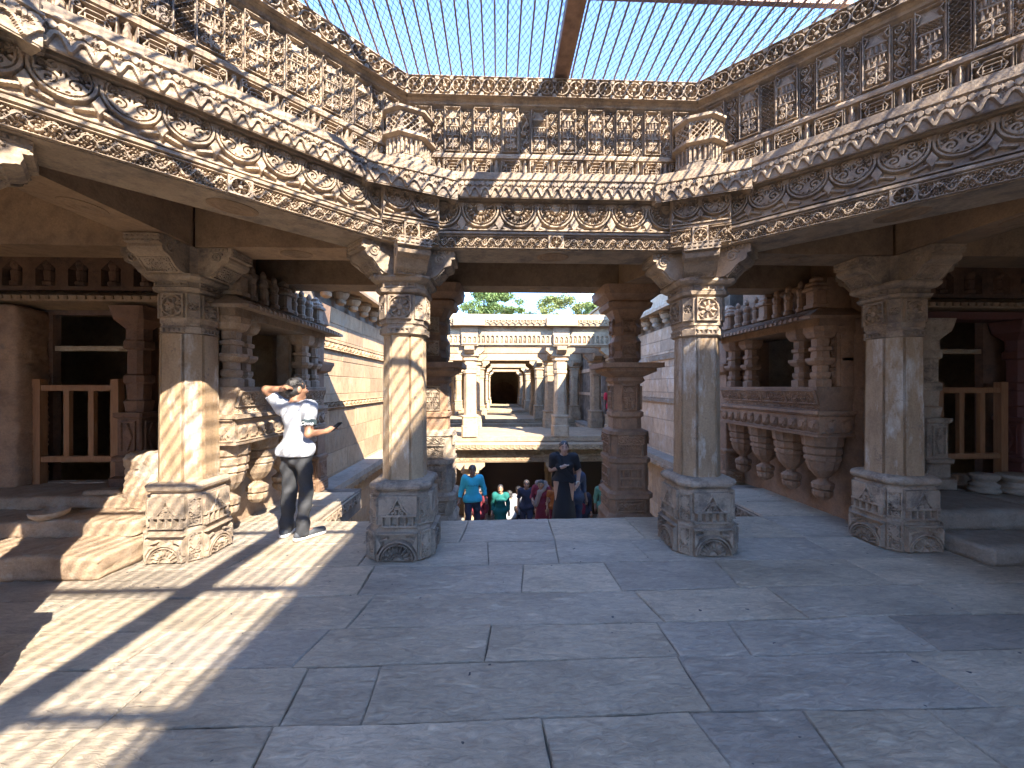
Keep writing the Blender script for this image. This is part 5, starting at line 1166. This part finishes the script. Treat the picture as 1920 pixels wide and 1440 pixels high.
    if kind in ('pants', 'shorts'):
        G.cap(lerp(J['hipL'], J['hipR'], .1), lerp(J['hipL'], J['hipR'], .9), .124*b_, .124*b_, 0.03, 0.95); G.cap(J['pel'], (J['pel'][0], J['pel'][1], .86), .132*b_, .118*b_, 0.03, 0.90); G.cut((0, 0, 1), .96)
        for k in 'LR':
            G.cap(J['hip' + k], J['knee' + k], .098*b_, .071, 0.025)
            if kind == 'pants': G.cap(J['knee' + k], lerp(J['knee' + k], J['ank' + k], 1.10), .070, .068, 0.02, t1=1.0)
        G.wave(0.0035, 36, 5, (.5, .5, 1.2))
        if kind == 'shorts': G.cut((0, 0, -1), -.52)
        ob('trousers' if kind == 'pants' else 'shorts', G.mesh('trousers'), bm, p)
    else:
        G.cap((J['pel'][0], J['pel'][1], 1.02), (0, 0.0, 0.10), .135*wide, .23*wide, 0.02, 0.85); G.cut((0, 0, -1), -.03); G.wave(0.006, 26, 7, (1.2, 1.2, .15))
        ob('skirt', G.mesh('skirt'), bm, p)
    for k in 'LR':
        a, t = np.array(J['ank' + k]), np.array(J['toe' + k]); S_ = Blob(np.minimum(a, t) - .1, np.maximum(a, t) + .1, max(0.006, h*0.7)); d = (t - a); d[2] = 0
        S_.cap(a - d*.22 + [0, 0, -.035], t + d*.12 + [0, 0, .004], .048, .038, 0.01); S_.cap(a, a + [0, 0, -.02], .050, .050, 0.02); S_.cut((0, 0, -1), -(a[2] - .078)); S_.cut((0, 0, 1), a[2] + .03)
        so_ = ob('shoe', S_.mesh('shoe'), cloth('shoe%s' % (shoes,), shoes), p)
    if extra: extra(p, J, B)
    return p
def lettering(p, body, size, shear, loc, rot, mat):
    t = bpy.data.curves.new('lettering', 'FONT'); t.body = body; t.size = size; t.shear = shear; t.extrude = .002; t.align_x = 'CENTER'; t.align_y = 'CENTER'
    o = bpy.data.objects.new('lettering', t); COL.objects.link(o); bpy.context.view_layer.update()
    me = bpy.data.meshes.new_from_object(o.evaluated_get(bpy.context.evaluated_depsgraph_get())); bpy.data.objects.remove(o); bpy.data.curves.remove(t)
    me.materials.clear(); return ob('lettering', me, mat, p, loc, rot=rot)
def stair_z(y): return 0.0 if y < FLOOR_END else -RISE*(int((y - FLOOR_END - 0.002)/RUN) + 1) - 0.002 + 0.0005*int((y - FLOOR_END)/RUN)

# the man with the phone, seen from behind
def man_extra(p, J, B):
    w = np.array(J['wrR'])
    ph = ob('phone', MB().loft([csq(0.037, 0.006, -0.004, 0.075), csq(0.037, 0.006, 0.004, 0.075)]).me('phone'), cloth('phone_black', (.02, .02, .025), .3), None, label='dark phone held in the hand of the man in white', cat='phone')
    bpy.context.view_layer.update()
    M = p.matrix_world @ Matrix.Translation((.318, .215, 1.165)); ph.matrix_world = M @ Matrix.Rotation(R(-20), 4, 'Z') @ Matrix.Rotation(R(35), 4, 'X') @ Matrix.Rotation(R(0), 4, 'Y')
    a, b = np.array(J['shR']), np.array(J['elR']); e = b - a; L = np.linalg.norm(e); 
    S_ = Blob(np.minimum(a, b) - .12, np.maximum(a, b) + .12, .007); S_.cap(a, b, .066 + .009, .060 + .011, 0, t0=.50, t1=.70); ob('sleeve_band', S_.mesh('sleeve_band'), cloth('band_dark', (.03, .05, .06)), p)
    # white script lettering on the band
    m = lerp(J['shR'], J['elR'], .6); lettering(p, 'Come', .052, .3, (m[0] + .030, m[1] - .073, m[2]), (R(86), 0, R(18)), cloth('white_print', (.75, .78, .8)))
    for k in 'LR':
        a_, t_ = np.array(J['ank' + k]), np.array(J['toe' + k]); d = t_ - a_; d[2] = 0
        S2 = Blob(np.minimum(a_, t_) - .12, np.maximum(a_, t_) + .1, .006); S2.cap(a_ - d*.24 + [0, 0, -.066], t_ + d*.14 + [0, 0, -.022], .050, .041, 0.01); S2.cut((0, 0, -1), -(a_[2] - .082)); S2.cut((0, 0, 1), a_[2] - .052)
        ob('sole', S2.mesh('sole'), cloth('white_sole', (.72, .68, .62)), p)
cloth('white_shirt', (.40, .42, .46)); cloth('charcoal_jeans', (.035, .037, .042))
person((-2.17, 4.19, 0.004), R(-14), 1.71, 'man in white T-shirt and dark jeans standing in the sunlight, hand behind his head', 'white_shirt', ('pants', 'charcoal_jeans'), 'skin',
       dict(elL=(-.275, -.10, 1.575), wrL=(-.105, -.075, 1.585), handL=(-.02, -.095, 1.60), elR=(.215, -.07, 1.115), wrR=(.275, .125, 1.125), handR=(.31, .24, 1.165), ankL=(-.15, .03, .085), toeL=(-.20, .19, .042), kneeL=(-.115, .05, .5), ankR=(.10, -.02, .085), toeR=(.185, .14, .042)), 'short', 0.0075, .70, .875, fingers=True, headturn=R(-28), bulk=0.87, extra=man_extra, shoes=(.06, .065, .075))

# people on the stairs
cloth('cyan_shirt', (.03, .33, .44)); cloth('navy', (.02, .022, .04)); cloth('black_saree', (.016, .015, .018)); cloth('teal_dress', (.0, .085, .075)); cloth('white_cloth', (.30, .31, .32))
cloth('maroon', (.12, .012, .02)); cloth('denim', (.03, .045, .09)); cloth('crimson', (.17, .015, .03)); cloth('green_cloth', (.07, .17, .12)); cloth('orange', (.34, .09, .015)); cloth('floral', (.25, .18, .15)); cloth('grey_cloth', (.14, .14, .15)); cloth('redcap', (.55, .03, .06))
def on_stairs(X, Y): return (X, Y, stair_z(Y))
def cyan_extra(p, J, B):
    lettering(p, 'ROLLING', .058, 0, (0, .139, 1.26), (R(90), 0, R(180)), cloth('print_dark', (.01, .09, .12)))
person(on_stairs(-.58, 8.55), R(180 + 8), 1.66, 'man in cyan long-sleeved top and dark trousers climbing the stairs', 'cyan_shirt', ('pants', 'navy'), 'skind',
       dict(elL=(-.26, -.04, 1.14), wrL=(-.30, .05, .93), elR=(.25, -.03, 1.13), wrR=(.30, .07, .92), kneeR=(.11, .16, .56), ankR=(.11, .05, .22), toeR=(.12, .21, .18)), 'short', 0.012, 1.7, .88, extra=cyan_extra)
def saree_extra(p, J, B):
    S_ = Blob((-.35, -.3, .4), (.35, .35, 1.6), .012)
    for a, b in (((.13, .09, 1.42), (.02, .145, 1.22)), ((.02, .145, 1.22), (-.13, .12, 1.0)), ((.13, .02, 1.46), (.15, -.13, 1.25)), ((.15, -.13, 1.25), (.16, -.16, .85))): S_.cap(a, b, .050, .058, 0.02, .55)
    S_.wave(.003, 40, 2); ob('shawl', S_.mesh('shawl'), 'black_saree', p)
    for k in 'LR':
        w = lerp(J['wr' + k], J['el' + k], .12); ob('bangle', MB().lathe([(.034, -.012), (.040, -.010), (.042, 0), (.040, .010), (.034, .012)], 14).me('bangle'), cloth('bangle_gold', (.6, .55, .45), .35), p, w, rot=(R(60), R(40 if k == 'L' else -10), 0))
person(on_stairs(1.12, 6.55), R(180 - 4), 1.58, 'woman in black dress climbing the stairs, one hand at her chest', 'black_saree', ('skirt', 'black_saree'), 'skinl',
       dict(elR=(.24, -.02, 1.16), wrR=(.045, .175, 1.25), handR=(-.04, .19, 1.30), elL=(-.28, -.02, 1.14), wrL=(-.24, .09, .92), handL=(-.19, .11, .86)), 'bun', 0.011, .85, .98, 'f', bulk=1.12, wide=1.05, extra=saree_extra)
person(on_stairs(.05, 10.6), R(180), 1.58, 'woman in long teal dress on the stairs', 'teal_dress', ('skirt', 'teal_dress'), 'skin', None, 'long', 0.014, 1.8, .70, 'f', wide=1.1)
person(on_stairs(-.55, 11.2), R(150), 1.70, 'person in maroon behind the man in cyan', 'maroon', ('pants', 'navy'), 'skind', None, 'short', 0.016, 1.6, .80)
person(on_stairs(.33, 11.6), R(20), 1.68, 'man in white shirt and dark trousers beside the teal dress', 'white_cloth', ('pants', 'navy'), 'skind', None, 'short', 0.015, .7, .86)
person(on_stairs(.72, 9.9), R(175), 1.52, 'person in navy top and shorts with bare legs, walking up', 'navy', ('shorts', 'navy'), 'skin', dict(kneeL=(-.10, .12, .52), ankL=(-.10, .02, .14), toeL=(-.11, .18, .10)), 'short', 0.014, .8, .86)
person(on_stairs(.62, 11.9), R(200), 1.74, 'man in grey raising a hand to his face in the dim lower hall', 'grey_cloth', ('pants', 'navy'), 'skind', dict(elL=(-.28, .08, 1.25), wrL=(-.10, .16, 1.47)), 'short', 0.016, .6, .86)
person(on_stairs(.82, 7.32), R(165), 1.22, 'woman in red with patterned pale scarf, bending beside the woman in black', 'crimson', ('skirt', 'crimson'), 'skin', dict(head=(0, .10, 1.40), neck=(0, .05, 1.33), chest=(0, .0, 1.2), shL=(-.17, .02, 1.30), shR=(.17, .02, 1.30), elL=(-.24, .05, 1.05), elR=(.24, .05, 1.05), wrL=(-.2, .2, 1.0), wrR=(.2, .2, 1.0)), 'long', 0.013, 1.5, .75, 'f',
       extra=lambda p, J, B: ob('scarf', Blob((-.3, -.3, .7), (.3, .35, 1.6), .013).cap((-.16, .05, 1.34), (.02, .15, 1.22), .06, .07, .03, .6).cap((.02, .15, 1.22), (.14, .14, .9), .07, .07, .03, .6).cap((-.1, .0, 1.42), (.1, .0, 1.42), .07, .07, .03).wave(.004, 40, 3).mesh('scarf'), 'floral', p))
person(on_stairs(1.02, 7.0), R(180), .92, 'child in orange top in front of the crowd, beside the woman in black', 'orange', ('pants', 'crimson'), 'skin', None, 'short', 0.014, .6, .84, bulk=.9)
person(on_stairs(1.50, 7.6), R(185), 1.55, 'person in blue denim close behind the woman in black', 'denim', ('pants', 'denim'), 'skind', None, 'short', 0.014, 1.5, .86)
person(on_stairs(2.28, 10.4), R(182), 1.60, 'woman in dark jacket with bright crimson scarf, near the shaded stair pillar', 'navy', ('pants', 'navy'), 'skin', None, 'long', 0.014, 1.8, .80, 'f',
       extra=lambda p, J, B: ob('scarf', Blob((-.2, -.2, .7), (.2, .3, 1.6), .012).cap((-.05, .1, 1.40), (0, .13, .95), .045, .05, .02, .6).cap((.05, .1, 1.40), (.02, .13, .95), .045, .05, .02, .6).mesh('scarf'), 'crimson', p))
person(on_stairs(2.62, 9.5), R(176), 1.45, 'person in pale green at the edge of the crowd, by the shaded stair pillar', 'green_cloth', ('skirt', 'green_cloth'), 'skind', None, 'bun', 0.014, 1.6, .75, 'f')
person((4.0, 13.6, 0.0), R(190), 1.62, 'person in bright red on the nearest terrace, mostly hidden by the shaded stair pillar', 'redcap', ('pants', 'navy'), 'skind', None, 'short', 0.016, .7, .86)
